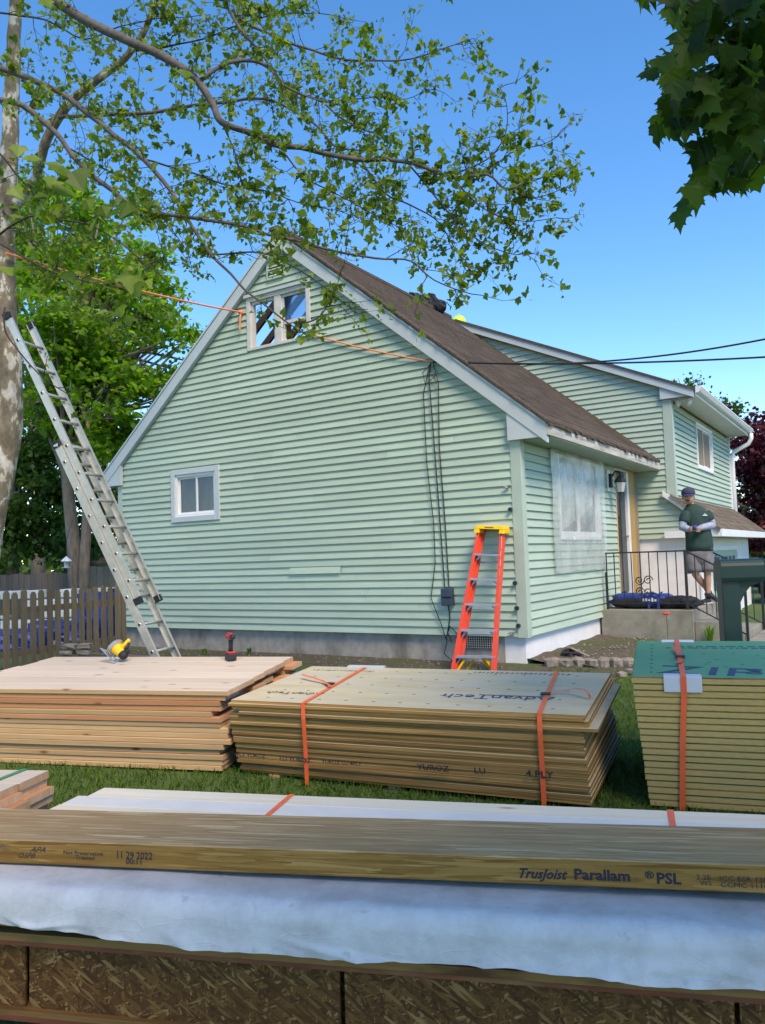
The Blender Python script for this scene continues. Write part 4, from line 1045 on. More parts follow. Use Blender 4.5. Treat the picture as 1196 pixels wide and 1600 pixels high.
# impact driver standing on its battery
p = on_lumber(361, 1032)
dv = thing('impact_driver', 'red and black impact driver standing upright on the board stack', 'power drill', p+Vector((0, 0, .003)), (0, 0, math.radians(-62)))
MB().box((-.055, -.038, 0), (.055, .038, .058)).build('battery', M['black'], dv, bevel=.008)
MB().box((-.045, -.034, .059), (.05, .034, .078)).build('battery_shoe', M['redtool'], dv, bevel=.006)
MB().tube([(0, 0, .07), (.004, 0, .12), (.012, 0, .18)], [.021, .019, .022], 10).build('handle', M['black'], dv, smooth=True)
MB().tube([(-.055, 0, .205), (-.04, 0, .207), (.03, 0, .207), (.045, 0, .205)], [.022, .033, .033, .026], 12).build('motor_housing', M['redtool'], dv, smooth=True)
MB().tube([(.046, 0, .205), (.08, 0, .205), (.095, 0, .205)], [.026, .022, .011], 12).build('chuck', M['black'], dv, smooth=True)
MB().box((.022, -.008, .155), (.036, .008, .182)).build('trigger', M['black'], dv)

# ================================================================== LADDERS
# step ladder: folded and leaning on the gable
f0, f1 = at_z(707, 1052, .27), at_z(773, 1052, .27); t0, t1 = house_pt(-.49, -.16, 1.30), house_pt(-.17, -.16, 1.275)
mid = (f0+f1)/2
sl_ = thing('step_ladder', 'orange fibreglass step ladder with yellow top leaning on the gable', 'ladder', mid)
def rel(p): return Vector(p)-mid
back = HY*.085
wd = (f1-f0).normalized()
for (a, c_) in ((f0, t0), (f1, t1)):
    s = (-1 if a is f0 else 1); b = MB(); n_ = HY
    b.bar(rel(a), rel(c_), .012, .085, up=-HY)
    for q in (-.036, .036): b.bar(rel(a)+(-HY)*q-wd*s*.014, rel(c_)+(-HY)*q-wd*s*.014, .03, .012, up=-HY)
    b.build('front_rail', M['fibre'], sl_)
for k, (a, c_) in enumerate(((f0, t0), (f1, t1))):
    s = -1 if k == 0 else 1
    b = MB().bar(rel(a)+back-wd*s*.04, rel(c_)+back-wd*s*.025, .035, .03, up=-HY); b.build('rear_rail', M['fibre'], sl_)
for i in range(5):
    t = (i+.62)/5.68; a, c_ = rel(f0.lerp(t0, t)), rel(f1.lerp(t1, t))
    st = MB().bar(a, c_, .085, .024, up=(0, 0, 1)); o = st.build('step', M['bluegrey'], sl_)
    b = MB()
    for (e, s) in ((a, 1), (c_, -1)): b.bar(e+wd*s*.02+Vector((0, 0, -.07)), e+wd*s*.08+Vector((0, 0, -.012)), .012, .02)
    b.build('step_brace', M['bluegrey'], o)
    if i == 0:
        for (e, s) in ((a, 1), (c_, -1)):
            MB().bar(e+wd*s*.01+Vector((0, 0, -.17))-HY*.0, e+wd*s*.12+Vector((0, 0, -.012)), .03, .025).build('foot_brace', M['yellow'], sl_)
            MB().bar(e+wd*s*.07+Vector((0, 0, -.19))+back, e+wd*s*.19+Vector((0, 0, -.02))+back, .03, .025).build('foot_brace', M['yellow'], sl_)
for k in range(4):
    t = .25+k*.17; MB().bar(rel(f0.lerp(t0, t))+back+wd*.03, rel(f1.lerp(t1, t))+back-wd*.03, .02, .012).build('rear_bar', M['bluegrey'], sl_)
ax = (t1-t0).normalized(); up_ = (t0-f0).normalized()
def slq(s, n, u): return rel(t0)+ax*s+HY*n+up_*u
w_ = (t1-t0).length
b = MB()
def hexa(b, s0, s1, n0, n1, u0, u1, tp=0):
    vs = [slq(s0, n0, u0), slq(s1, n0, u0), slq(s1, n1, u0), slq(s0, n1, u0), slq(s0+tp, n0, u1), slq(s1-tp, n0, u1), slq(s1-tp, n1, u1), slq(s0+tp, n1, u1)]
    b.add(vs, [(0,3,2,1),(4,5,6,7),(0,1,5,4),(1,2,6,5),(2,3,7,6),(3,0,4,7)])
hexa(b, -.035, w_+.035, -.065, .115, .0, .05, .02); hexa(b, -.04, .03, -.066, .116, -.055, -.001); hexa(b, w_-.03, w_+.04, -.066, .116, -.055, -.001)
b.build('top_cap', M['yellow'], sl_, bevel=.008)
b = MB(); hexa(b, w_*.3, w_*.66, -.0665, -.066, .016, .032); b.build('label_strip', M['inkfaint'], sl_)
for (ta, tb_, mt) in ((.86, .95, 'white'), (.80, .845, 'white'), (.735, .785, 'white'), (.66, .72, 'yellow')):
    p, q = rel(f1.lerp(t1, ta)), rel(f1.lerp(t1, tb_)); MB().bar(p-HY*.0435-wd*.006, q-HY*.0435-wd*.006, .02, .002, up=-HY).build('sticker', M[mt], sl_)

# extension ladder: two sections leaning on the plane tree
YL = 8.3
lb, lt = at_y(262, 1030, YL), at_y(20, 505, YL)
L_ = (lt-lb).normalized(); lb = lb - L_*((lb.z-.235)/L_.z)
Wv = Vector((.27, .96, 0)).normalized()*.40
Nv = L_.cross(Wv).normalized()
if Nv.y > 0: Nv = -Nv
el = thing('extension_ladder', 'aluminium extension ladder leaning on the plane tree trunk', 'ladder', lb)
def section(o, s0, s1, width, rail, name, nr0):
    """two rails with rungs every foot from s0 to s1 along the ladder; o is an offset"""
    c = Vector(o); wv = Wv.normalized()
    for s in (-1, 1):
        e = wv*s*width/2; b = MB()
        b.bar(c+e+L_*s0, c+e+L_*s1, .008, rail, up=Nv)
        for q in (-1, 1): b.bar(c+e+L_*s0+Nv*q*rail/2-wv*s*.012, c+e+L_*s1+Nv*q*rail/2-wv*s*.012, .03, .007, up=Nv)
        b.build('rail', M['alu'], el)
        MB().bar(c+e+L_*(s0-.01), c+e+L_*(s0+.06), .04, rail+.015, up=Nv).build('rail_shoe', M['black'], el)
        MB().bar(c+e+L_*(s1-.05), c+e+L_*(s1+.012), .04, rail+.012, up=Nv).build('rail_cap', M['black'], el)
    k = 0; s_ = s0+.25
    while s_ < s1-.1:
        MB().tube([c-wv*(width/2+.012)+L_*s_, c+wv*(width/2+.0)+L_*s_], .0165, 8).build('rung', M['alu'], el, smooth=True)
        MB().tube([c-wv*(width/2+.0125)+L_*s_, c-wv*(width/2+.0135)+L_*s_], .013, 8).build('rung_socket', M['black'], el)
        s_ += .3048
tot = (lt-lb).length
s_low = (at_y(235, 940, YL)-lb).dot(L_); s_bt = (at_y(98, 700, YL)-lb).dot(L_)
section((0, 0, 0), 0, s_bt+.0, .40, .075, 'base', 0)
section(Nv*.085 + Wv.normalized()*0.0, s_low, tot, .36, .07, 'fly', 0)
b = MB().bar(L_*(s_bt-.02)-Wv*.55, L_*(s_bt-.02)+Wv*.55+Nv*.0, .05, .05); b.build('guide_bracket', M['alu'], el)

# ================================================================== MAILBOX
YM = 6.9
mp = at_y(1141, 906, YM); gz = ground_z(mp.x, YM)
mx = thing('mailbox', 'dark green mailbox on a thick green post behind the panel stack', 'mailbox', (mp.x, YM, gz), (0, 0, -.05))
hz = mp.z-gz
b = MB().prism([(-.095, -.07, 0), (.055, -.07, 0), (.055, .07, 0), (-.095, .07, 0)], (0, 0, hz+.02)); b.build('post', M['greenbox'], mx, bevel=.01)
cx0, cx1 = -.105, .265
sec = [(-.085, 0), (.085, 0), (.09, .02), (.09, .12)]+[(.09*math.cos(a), .12+.06*math.sin(a)) for a in [math.pi*i/8 for i in range(1, 8)]]+[(-.09, .12), (-.09, .02)]
b = MB().prism([(cx0, y, hz+z+.0) for y, z in sec], (cx1-cx0, 0, 0)); b.build('box', M['greenbox'], mx, bevel=.004)
b = MB().prism([(cx1+.001, y*1.04, hz-.004+z*1.03) for y, z in sec], (.016, 0, 0)); b.build('door', M['greenbox'], mx, bevel=.003)
MB().tube([(cx1+.018, 0, hz+.15), (cx1+.04, 0, hz+.15), (cx1+.04, 0, hz+.12)], .007, 6).build('door_handle', M['alu'], mx)
b = MB().prism([(.056, -.05, hz-.002), (.25, -.05, hz-.002), (.235, -.05, hz-.03), (.15, -.05, hz-.06), (.105, -.05, hz-.11), (.056, -.05, hz-.2)], (0, .1, 0)); b.build('bracket', M['greenbox'], mx, bevel=.005)
b = MB().prism([(cx0-.0, y*1.06, hz-.014+z*1.0) for y, z in sec[:3]+sec[-1:]], (cx1-cx0+.01, 0, 0)); b.build('floor_lip', M['greenbox'], mx)

# ================================================================== FENCES AND THINGS BEHIND THEM
fa, fb = Vector((-5.25, 10.0, 0)), at_y(192, 1000, 12.5); fb.z = 0
pf = thing('picket_fence', 'weathered brown picket fence joining the left corner of the house', 'fence', (fa.x, fa.y, ground_z(fa.x, fa.y)))
fd = (fb-fa); fl_ = fd.length; fd.normalize(); fn = Vector((fd.y, -fd.x, 0))
if fn.y > 0: fn = -fn
npk = int(fl_/.145)+1
for i in range(npk+1):
    p = fd*(i*.145+random.uniform(-.006, .006)); h = 1.06+random.uniform(-.025, .025); w = .045
    lean = random.uniform(-.008, .008)
    b = MB().prism([p-fd*w+fn*.02+Vector((0,0,-.05)), p+fd*w+fn*.02+Vector((0,0,-.05)), p+fd*(w+lean)+fn*.02+Vector((0,0,h-.04)), p+fd*(w*.5+lean)+fn*.02+Vector((0,0,h)), p-fd*(w*.5-lean)+fn*.02+Vector((0,0,h)), p-fd*(w-lean)+fn*.02+Vector((0,0,h-.04))], fn*.02)
    b.build('picket', M['picket'], pf)
for z in (.24, .80): MB().bar(Vector((0,0,z))-fn*.0-fd*.05, fd*fl_+Vector((0,0,z)), .035, .085).build('fence_rail', M['picket'], pf)
for s in (.02, fl_-.04): MB().bar(fd*s-fn*.03+Vector((0,0,-.2)), fd*s-fn*.03+Vector((0,0,1.1)), .09, .09).build('fence_post', M['picket'], pf)
MB().tube([fd*.06+Vector((0,0,1.0))+fn*.05, fd*.16+fn*.05+Vector((0,0,.99)), fd*.32+fn*.05+Vector((0,0,.95)), fd*.42+fn*.06+Vector((0,0,.96))], .006, 5).build('gate_wire', M['iron'], pf)

def board_fence(label, p0, p1, h, mat, wb=.14):
    r = thing('board_fence', label, 'fence', (p0[0], p0[1], .2)); a = Vector((0,0,0)); d = Vector((p1[0]-p0[0], p1[1]-p0[1], 0)); L = d.length; d.normalize(); nn = Vector((d.y, -d.x, 0))
    me = None
    for i in range(int(L/wb)):
        hh = h+random.uniform(-.02, .02); q = d*(i*wb)
        MB().prism([q+d*.003, q+d*(wb-.004), q+d*(wb-.004)+Vector((0,0,hh)), q+d*.003+Vector((0,0,hh))], nn*(.02+.004*(i % 2))).build('fence_board', mat, r)
    MB().bar(Vector((0,0,h-.25))-nn*.03, d*L+Vector((0,0,h-.25))-nn*.03, .04, .08).build('fence_rail', mat, r)
    MB().bar(Vector((0,0,.4))-nn*.03, d*L+Vector((0,0,.4))-nn*.03, .04, .08).build('fence_rail', mat, r)
pA, pB = at_y(-60, 905, 16), at_y(128, 893, 18.5); board_fence('tall grey board fence behind the picket fence on the left', pA, pB, 1.33, M['backfence'])
pA, pB = at_y(122, 890, 18.8), at_y(215, 884, 19.5); board_fence('tan board fence beyond the tree trunks near the house corner', pA, pB, 1.45, M['tanfence'])
# neighbour's brown shed roof above the tan fence
pA = at_y(150, 880, 23); sh = thing('neighbour_shed', 'brown shed beyond the tan fence', 'shed', (pA.x, 23, .2))
MB().box((-.4, 0, 0), (1.8, 2, 1.55)).build('wall', M['tanfence'], sh); MB().prism([(-.6, -.2, 1.5), (2.0, -.2, 1.5), (2.0, 1, 2.1), (-.6, 1, 2.1)], (0, 0, .06)).build('roof', M['shingle2'], sh)
# stored bales under a blue tarp behind the pickets
def bale(px, py, y, w, h, mat, label, name, cat):
    p = at_y(px, py, y); o = thing(name, label, cat, (p.x, y, ground_z(p.x, y)), (0, 0, random.uniform(-.3, .3)))
    def f(d): return 1+.22*noise.noise(d*2.2+Vector((px, py, 0)))
    b = MB(); b.ball((0, 0, h*.5), (w*.75, .5, h*.72), 16, 10, 0, lambda d: f(d)*(1/max(abs(d.x), abs(d.y), abs(d.z))*.75)); b.build('body', mat, o)
    return o
bale(165, 985, 14.8, .62, .85, M['tarp'], 'tall heap under a bright blue tarp by the house corner', 'tarp_heap', 'tarp')
bale(95, 1000, 14.0, .8, .42, M['tarp'], 'low heap under a blue tarp in the middle behind the pickets', 'tarp_heap', 'tarp')
bale(30, 1010, 13.2, .75, .36, M['tarp'], 'blue tarp heap at the far left behind the pickets', 'tarp_heap', 'tarp')
bs_ = thing('white_bale_stack', 'stack of white wrapped bundles behind the picket fence', 'bundle stack', (at_y(85, 980, 15.5).x, 15.5, .25))
for i in range(9):
    for k in range(5):
        if random.random() < .8: MB().box((-1.6+i*.34+random.uniform(-.03, .03), random.uniform(-.05, .05), .05+k*.19), (-1.6+i*.34+.28, .4, .05+k*.19+.16)).build('bundle', M['paper'], bs_, bevel=.02)
# stacked flat stones at the fence
p = at_y(121, 1018, 10.9); ss = thing('stone_pile', 'short pile of flat stones against the picket fence', 'stone pile', (p.x+.02, 10.75, ground_z(p.x, 10.8)))
def stone(b, c, r, seed):
    b.ball(c, r, 9, 6, 0, lambda d: (1/max(abs(d.x), abs(d.y), abs(d.z)))*.82*(1+.16*noise.noise(d*1.7+Vector((seed*3.1, seed, 0)))))
for k in range(4):
    for i in range(2):
        b = MB(); stone(b, (-.1+i*.2+random.uniform(-.03, .03), 0, .05+k*.085), (.12, .1, .042), k*2+i); b.build('stone', M['stone'], ss)
# stone edging of the soil slope by the entry
ei = 0
for px in (864, 884, 905, 925, 944, 962, 981):
    p = at_z(px, 1044, .25); b = MB(); stone(b, (0, 0, .05), (.085+random.uniform(0, .04), .08, .06+random.uniform(0, .025)), px); o = b.build('edging_stone', M['stone'])
    o.location = (p.x, p.y, ground_z(p.x, p.y)); o.rotation_euler = (0, 0, random.uniform(0, 3))
    ei += 1; tag(o, ('first', 'second', 'third', 'fourth', 'fifth', 'sixth', 'seventh')[ei-1]+' edging stone from the left in front of the white foundation', 'stone', 'stones edging the soil by the entry')
for px, py in ((985, 1052), (972, 1056)):
    p = at_z(px, py, .25); b = MB(); stone(b, (0, 0, .03), (.06, .05, .04), px); o = b.build('edging_stone', M['stone']); o.location = (p.x, p.y, ground_z(p.x, p.y))
    tag(o, 'loose stone touching the panel stack on the grass' if px == 985 else 'loose stone a little left of the panel stack on the grass', 'stone', 'loose stones beside the panel stack')
# low timber edge along the soil below the gable
p = house_pt(-6.6, -1.35, 0); q = house_pt(-3.3, -1.42, 0)
o = MB().bar((p.x, p.y, ground_z(p.x, p.y)+.05), (q.x, q.y, ground_z(q.x, q.y)+.05), .1, .1).build('border_timber', M['backfence'], bevel=.012)
tag(o, 'low grey border timber along the soil below the gable', 'timber')
# crumpled black sheet on the soil
p = at_z(893, 1032, .27); b = MB()
b.ball((0, 0, .05), (.13, .10, .07), 14, 8, 0, lambda d: 1+.6*noise.noise(d*2.4)); o = b.build('black_sheet', M['bagblack']); o.location = (p.x, p.y, ground_z(p.x, p.y)+.02)
tag(o, 'crumpled black sheet on the soil before the white foundation', 'plastic sheet')
o = MB().box((-.14, -.05, 0), (.14, .05, .02)).build('scrap_board', M['tanfence']); o.location = (p.x+.09, p.y-.02, ground_z(p.x, p.y)+.1); o.rotation_euler = (.1, .45, .3); tag(o, 'tan scrap of wood propped over the black sheet', 'wood scrap')
# walkway to the steps
b = MB(); q = [house_pt(2.0, 2.9, 0), house_pt(2.0, 4.8, 0), house_pt(6.5, 4.8, 0), house_pt(6.5, 2.9, 0)]
b.prism([(v_.x, v_.y, .255) for v_ in q], (0, 0, .045)); kind(b.build('walkway', M['stoop'], bevel=.01), 'structure')
# poppy
p = house_pt(1.0, 2.75, 0); fz = ground_z(p.x, p.y)
fw = thing('red_flower', 'single red flower on a thin stem before the stoop', 'flower', (p.x, p.y, fz))
MB().tube([(0,0,0), (.01,0,.2), (.0,0,.41)], .004, 5).build('stem', M['leafdark'], fw)
b = MB()
for k in range(5):
    a = k*1.257; b.ball((math.cos(a)*.025, math.sin(a)*.025, .42), (.026, .026, .018), 7, 5)
b.build('petals', M['poppy'], fw, smooth=True)
# leafy tufts at the foot of the stoop
def tuft(loc, n, h, label, mat='leafbright'):
    b = MB()
    for k in range(n):
        a = random.uniform(0, 6.28); l = h*random.uniform(.6, 1.1); sp = random.uniform(.2, .6); d_ = Vector((math.cos(a), math.sin(a), 0)); s = Vector((-d_.y, d_.x, 0))*.012
        p0 = d_*.02; p1 = d_*sp*l*.5+Vector((0,0,l*.7)); p2 = d_*sp*l+Vector((0,0,l*.85))
        b.add([p0-s, p0+s, p1+s, p1-s, p2], [(0,1,2,3), (3,2,4)])
    o = b.build('leafy_tuft', M[mat]); o.location = loc; tag(o, label, 'plant')
tuft((*house_pt(1.55, 2.85, 0).xy, .26), 26, .3, 'leafy green tuft at the foot of the stoop steps')
for i, (px, lab) in enumerate(((320, 'weeds sprouting below the gable foundation beside the extension ladder'), (390, 'weeds sprouting below the gable foundation behind the drill'))):
    p = at_z(px, 1023, .28); tuft((p.x, p.y, ground_z(p.x, p.y)), 45, .13, lab, 'grassblade')

# ================================================================== STOOP: BAG AND MAN
bgz = HB.z+.101
bag = thing('tool_bag', 'long black and royal blue bag lying on the stoop behind the railing', 'bag', house_pt(.72, 3.28, .101), (0, 0, HA-.06))
def lumpy(seed, a): return lambda d: (1/max(abs(d.x)*.9, abs(d.y), abs(d.z))**.6)*(1+a*noise.noise(d*2.5+Vector((seed, 0, 0))))
MB().ball((-.18, 0, .11), (.42, .17, .105), 22, 12, 0, lumpy(3, .3)).build('body', M['bagblue'], bag, smooth=True)
MB().ball((.30, .0, .09), (.34, .18, .088), 20, 12, 0, lumpy(8, .3)).build('end_pocket', M['bagblack'], bag, smooth=True)
MB().ball((-.30, -.08, .085), (.28, .13, .075), 18, 10, 0, lumpy(11, .25)).build('side_pocket', M['bagblack'], bag, smooth=True)
for x in (-.02, .12): strap('strap', bag, [(x, -.215, .01), (x, -.21, .12), (x, -.15, .20), (x, .0, .245)], .035, M['bagblue'])
MB().tube([(-.1, -.14, .2), (-.05, -.19, .24), (.08, -.19, .23), (.14, -.14, .19)], .012, 6).build('handle', M['bagblue'], bag)
b = MB(); rr = random.Random(3)
for k in range(5): b.box((-.11+k*.045, -.236, .12+rr.uniform(-.01, .01)), (-.08+k*.045, -.232, .15+rr.uniform(-.01, .02)))
b.build('logo_print', M['white'], bag)

def skin_mesh(name, verts, edges, sub, mat, root=0):
    """verts: (co, rx, ry)"""
    bm = bmesh.new(); lay = bm.verts.layers.skin.verify(); vv = []
    for i, (co, rx, ry) in enumerate(verts):
        v_ = bm.verts.new(co); v_[lay].radius = (rx, ry); v_[lay].use_root = (i == root); vv.append(v_)
    for a, c_ in edges: bm.edges.new((vv[a], vv[c_]))
    me = bpy.data.meshes.new('t'); bm.to_mesh(me); bm.free(); o = bpy.data.objects.new('t', me); COL.objects.link(o)
    md = o.modifiers.new('s', 'SKIN'); md.use_smooth_shade = True; md.branch_smoothing = .6
    su = o.modifiers.new('u', 'SUBSURF'); su.levels = su.render_levels = sub
    dg = bpy.context.evaluated_depsgraph_get(); r = bpy.data.meshes.new_from_object(o.evaluated_get(dg)); bpy.data.objects.remove(o)
    r.name = name; r.materials.clear(); r.materials.append(mat); r.polygons.foreach_set('use_smooth', [True]*len(r.polygons)); return r
foot = at_z(1108, 942, HB.z+.105)
foot = CAM + (foot-CAM)*.985; PS = FPX/foot.y
man = thing('person', 'man in navy cap, dark green t-shirt over grey sleeves standing on the stoop', 'person', (foot.x, foot.y, HB.z+.105))
def J(px, py, y=0): return Vector(((px-1108)/PS, y, (943-py)/PS))
hipL, hipR = J(1086, 868, .02), J(1108, 868, -.0)
kneeR, ankR = J(1107, 895, -.04), J(1108, 932, .02)
kneeL, ankL = J(1088, 896, -.02), J(1116, 925, .16)
pel, waist, chest, neck = J(1097, 862, .02), J(1097, 842, .03), J(1096, 808, .02), J(1089, 789, .02)
shL, shR = J(1079, 798, .0), J(1114, 798, .03)
elL, wrL = J(1072, 822, -.05), J(1078, 828, -.20)
elR, wrR = J(1119, 820, -.02), J(1088, 827, -.22)
head = J(1085, 775.5, -.01)
vb = [(pel, .13, .10), (waist, .14, .105), (chest, .12, .09), (neck, .05, .05), (head+Vector((0,0,-.02)), .06, .065),
      (shL, .04, .04), (elL, .042, .042), (wrL, .03, .03), (shR, .04, .04), (elR, .042, .042), (wrR, .03, .03),
      (hipL, .085, .085), (kneeL, .056, .056), (ankL, .037, .037), (hipR, .085, .085), (kneeR, .058, .058), (ankR, .037, .037),
      (kneeL.lerp(ankL, .35), .057, .057), (kneeR.lerp(ankR, .35), .06, .06)]
eb = [(0,1),(1,2),(2,3),(3,4),(2,5),(5,6),(6,7),(2,8),(8,9),(9,10),(0,11),(11,12),(12,17),(17,13),(0,14),(14,15),(15,18),(18,16)]
body = skin_mesh('body', vb, eb, 2, M['skin'])
# hands: palm and five fingers each, joined into the body mesh; head shaped with brow, nose, chin and ears
def hand(wrist, to, inn, upv):
    ms = []
    to, inn, upv = Vector(to).normalized(), Vector(inn).normalized(), Vector(upv).normalized()
    pal = wrist+to*.05
    vs = [(wrist, .026, .022), (pal, .036, .02), (wrist+to*.085, .036, .018)]; es = [(0,1),(1,2)]
    for k in range(4):
        o_ = upv*(.027-.018*k); l = (.068, .076, .072, .058)[k]; base = wrist+to*.088+o_
        a = base+to*l*.45+inn*.012; c_ = base+to*l*.62+inn*.045; e = base+to*l*.45+inn*.065
        n = len(vs); vs += [(base, .0095, .0095), (a, .009, .009), (c_, .0085, .0085), (e, .0075, .0075)]; es += [(2, n), (n, n+1), (n+1, n+2), (n+2, n+3)]
    n = len(vs); vs += [(wrist+to*.03+upv*.035+inn*.01, .011, .011), (wrist+to*.065+upv*.05+inn*.03, .0105, .0105), (wrist+to*.09+upv*.042+inn*.05, .009, .009)]; es += [(1, n), (n, n+1), (n+1, n+2)]
    return skin_mesh('h', vs, es, 1, M['skin'])
hs = [hand(wrL, (.45, -.55, .0), (.6, .4, -.1), (0, -.1, 1)), hand(wrR, (-.8, -.35, .05), (-.2, .6, -.2), (0, -.1, 1))]
def head_mesh():
    b = MB()
    def f(d):
        q = 1.0
        if d.z < -.1 and d.y < 0: q *= 1+.08*min(1, -d.z*1.2)*(-d.y)                      # jaw and chin forward
        if d.y < -.2: q *= 1 - .05*math.exp(-((d.z-.08)/.13)**2)*(1-math.exp(-(d.x/.16)**2))  # eye sockets
        q += .17*math.exp(-(d.x/.13)**2)*math.exp(-((d.z+.20)/.17)**2)*max(0, -d.y)**2        # nose
        q += .03*math.exp(-(d.x/.3)**2)*math.exp(-((d.z+.56)/.08)**2)*max(0, -d.y)            # lips
        return q
    b.ball((0, 0, 0), (.077, .098, .118), 26, 22, 0, f)
    for s in (-1, 1): b.ball((s*.08, .012, -.005), (.012, .022, .032), 8, 6)
    return b.mesh('head', M['skin'], True)
hm = head_mesh(); Rh = Matrix.Translation(head) @ Matrix.Scale(1.06, 4) @ Matrix.Rotation(-.42, 4, 'Z') @ Matrix.Rotation(.06, 4, 'X'); hm.transform(Rh)
bmj = bmesh.new(); bmj.from_mesh(body)
for x in hs+[hm]: bmj.from_mesh(x)
bmj.to_mesh(body); bmj.free(); body.polygons.foreach_set('use_smooth', [True]*len(body.polygons))
link('body', body, man)
face = MB()
for s in (-1, 1):
    face.ball((s*.032, -.088, .012), (.013, .008, .007), 8, 5); face.bar((s*.05, -.087, .034), (s*.014, -.094, .032), .008, .008)
face.ball((0, -.103, -.062), (.024, .008, .005), 8, 4); face.ball((0, -.098, -.052), (.034, .01, .010), 9, 4)
fo = face.build('eyes_and_moustache', M['hair'], man); fo.matrix_local = Rh
hb = MB(); hb.ball((0, .014, .02), (.085, .095, .105), 20, 12, 0, lambda d: 1 if (d.z > -.45 and (d.y > -.1 or d.z > .45)) else .8); ho = hb.build('hair', M['hair'], man, smooth=True); ho.matrix_local = Rh
cb_ = MB(); prof = [(.097, .032), (.099, .06), (.09, .10), (.06, .128), (.02, .138), (.002, .139)]
cb_.lathe(prof, 22, (0, .005, 0)); cb_.v = [(x, y*1.12, z) for x, y, z in cb_.v]
brim = []
for r0 in (0, 1):
    for i in range(13):
        a = math.pi*(1+i/12); x, y = .092*math.cos(a), .1*math.sin(a); k = 1 + r0*.62*math.sin(math.pi*i/12); brim.append((x*(1+.05*r0), y*k, .036-.025*r0*math.sin(math.pi*i/12)))
cb_.add(brim, [(i, i+1, 14+i, 13+i) for i in range(12)])
co = cb_.build('cap', M['cap'], man, smooth=True); co.matrix_local = Rh
sd = co.modifiers.new('s', 'SOLIDIFY'); sd.thickness = .004
# shirt, under-sleeves, shorts: lofted cloth over the body
def loft(rings, n=22, seed=0, wr=.012):
    b = MB()
    for k, (c, rx, ry) in enumerate(rings):
        for j in range(n):
            a = 2*math.pi*j/n; q = 1+wr*6*noise.noise(Vector((math.cos(a)*1.5, math.sin(a)*1.5, k*.8+seed)))
            b.v.append((c.x+math.cos(a)*rx*q, c.y+math.sin(a)*ry*q, c.z))
    for k in range(len(rings)-1):
        for j in range(n): b.f.append((k*n+j, k*n+(j+1) % n, (k+1)*n+(j+1) % n, (k+1)*n+j))
    b.f += [tuple(range(n))[::-1], tuple(range((len(rings)-1)*n, len(rings)*n))]; b.m = [0]*len(b.f); return b
hem = J(1099, 861, .03)
b = loft([(hem, .212, .150), (J(1099, 852, .03), .208, .158), (J(1099, 840, .03), .206, .162), (J(1098, 825, .03), .198, .152), (J(1097, 811, .02), .204, .142), (J(1096, 802, .02), .20, .130), (J(1094, 795, .02), .165, .110), (J(1092, 790, .02), .105, .085), (J(1090, 787, .015), .068, .068)], 24, 3)
for (s_, e_) in ((J(1081, 802, .0), elL), (J(1112, 802, .03), elR)):
    b.tube([s_+(s_-e_)*.1, s_.lerp(e_, .25), s_.lerp(e_, .55), s_.lerp(e_, .72)], [.075, .092, .084, .08], 14)
b.build('shirt', M['shirt'], man, smooth=True)
for (s_, e_, w_) in ((shL, elL, wrL), (shR, elR, wrR)):
    MB().tube([s_.lerp(e_, .5), s_.lerp(e_, .85), e_+(e_-s_)*.06, e_.lerp(w_, .25)+Vector((0, 0, -.01)), e_.lerp(w_, .6), w_], [.066, .064, .062, .06, .05, .039], 14).build('sleeve', M['sleeve'], man, smooth=True)
b = loft([(J(1098, 884, .02), .06, .08), (J(1098, 878, .02), .17, .13), (J(1098, 868, .03), .208, .152), (J(1099, 857, .03), .205, .148)], 22, 9)
for (h_, k_, yo) in ((hipL, kneeL, 0), (hipR, kneeR, 0)):
    b.tube([h_+Vector((0, 0, .02)), h_.lerp(k_, .4), h_.lerp(k_, .75), h_.lerp(k_, .93)], [.105, .118, .118, .12], 16)
b.build('shorts', M['shorts'], man, smooth=True)
for (an, kn, dr_) in ((ankR, kneeR, Vector((-.78, -.62, 0))), (ankL, kneeL, Vector((.45, -.75, -.5)))):
    d_ = dr_.normalized()
    sk = MB().tube([an+(kn-an)*.16, an+Vector((0,0,-.03))], [.047, .046], 12).build('sock', M['sock'], man, smooth=True)
    base = an+Vector((0,0,-.055))
    if an is ankR: base.z = .045
    vs = [(base-d_*.06, .042, .042), (base+d_*.02, .045, .045), (base+d_*.11, .046, .036), (base+d_*.19, .038, .026), (base+Vector((0,0,.05)), .05, .05)]
    sh_ = link('shoe', skin_mesh('shoe', vs, [(0,1),(1,2),(2,3),(1,4)], 2, M['shoe'], 1), man)
    vs = [(base-d_*.075+Vector((0,0,-.032)), .04, .012), (base+d_*.02+Vector((0,0,-.034)), .044, .012), (base+d_*.12+Vector((0,0,-.034)), .046, .012), (base+d_*.215+Vector((0,0,-.03)), .034, .012)]
    b = MB(); n_ = Vector((-d_.y, d_.x, 0)); poly = [base-d_*.09-n_*.03, base-d_*.09+n_*.03, base+d_*.1+n_*.046, base+d_*.2+n_*.03, base+d_*.215, base+d_*.2-n_*.03, base+d_*.1-n_*.046]
    b.prism([q+Vector((0,0,-.043)) for q in poly], (0, 0, .02)); b.build('sole', M['sole'], man)
lg = MB(); q = J(1104, 805, -.128); lg.box((q.x-.03, q.y-.006, q.z-.016), (q.x+.04, q.y-.0, q.z-.002)); lg.box((q.x-.005, q.y-.006, q.z+.004), (q.x+.015, q.y, q.z+.016)); o = lg.build('shirt_logo', M['white'], man); o.rotation_euler = (0, 0, 0)
# small blue cup-like thing in the hands
p = (wrL+wrR)/2 + Vector((-.01, -.06, .02))
o = MB().lathe([(.028, -.03), (.034, .04), (.03, .042)], 10).build('blue_rag', M['bagblue'], smooth=True); o.location = Vector(man.location)+p; tag(o, "small blue thing held in the man's hands", 'held thing')

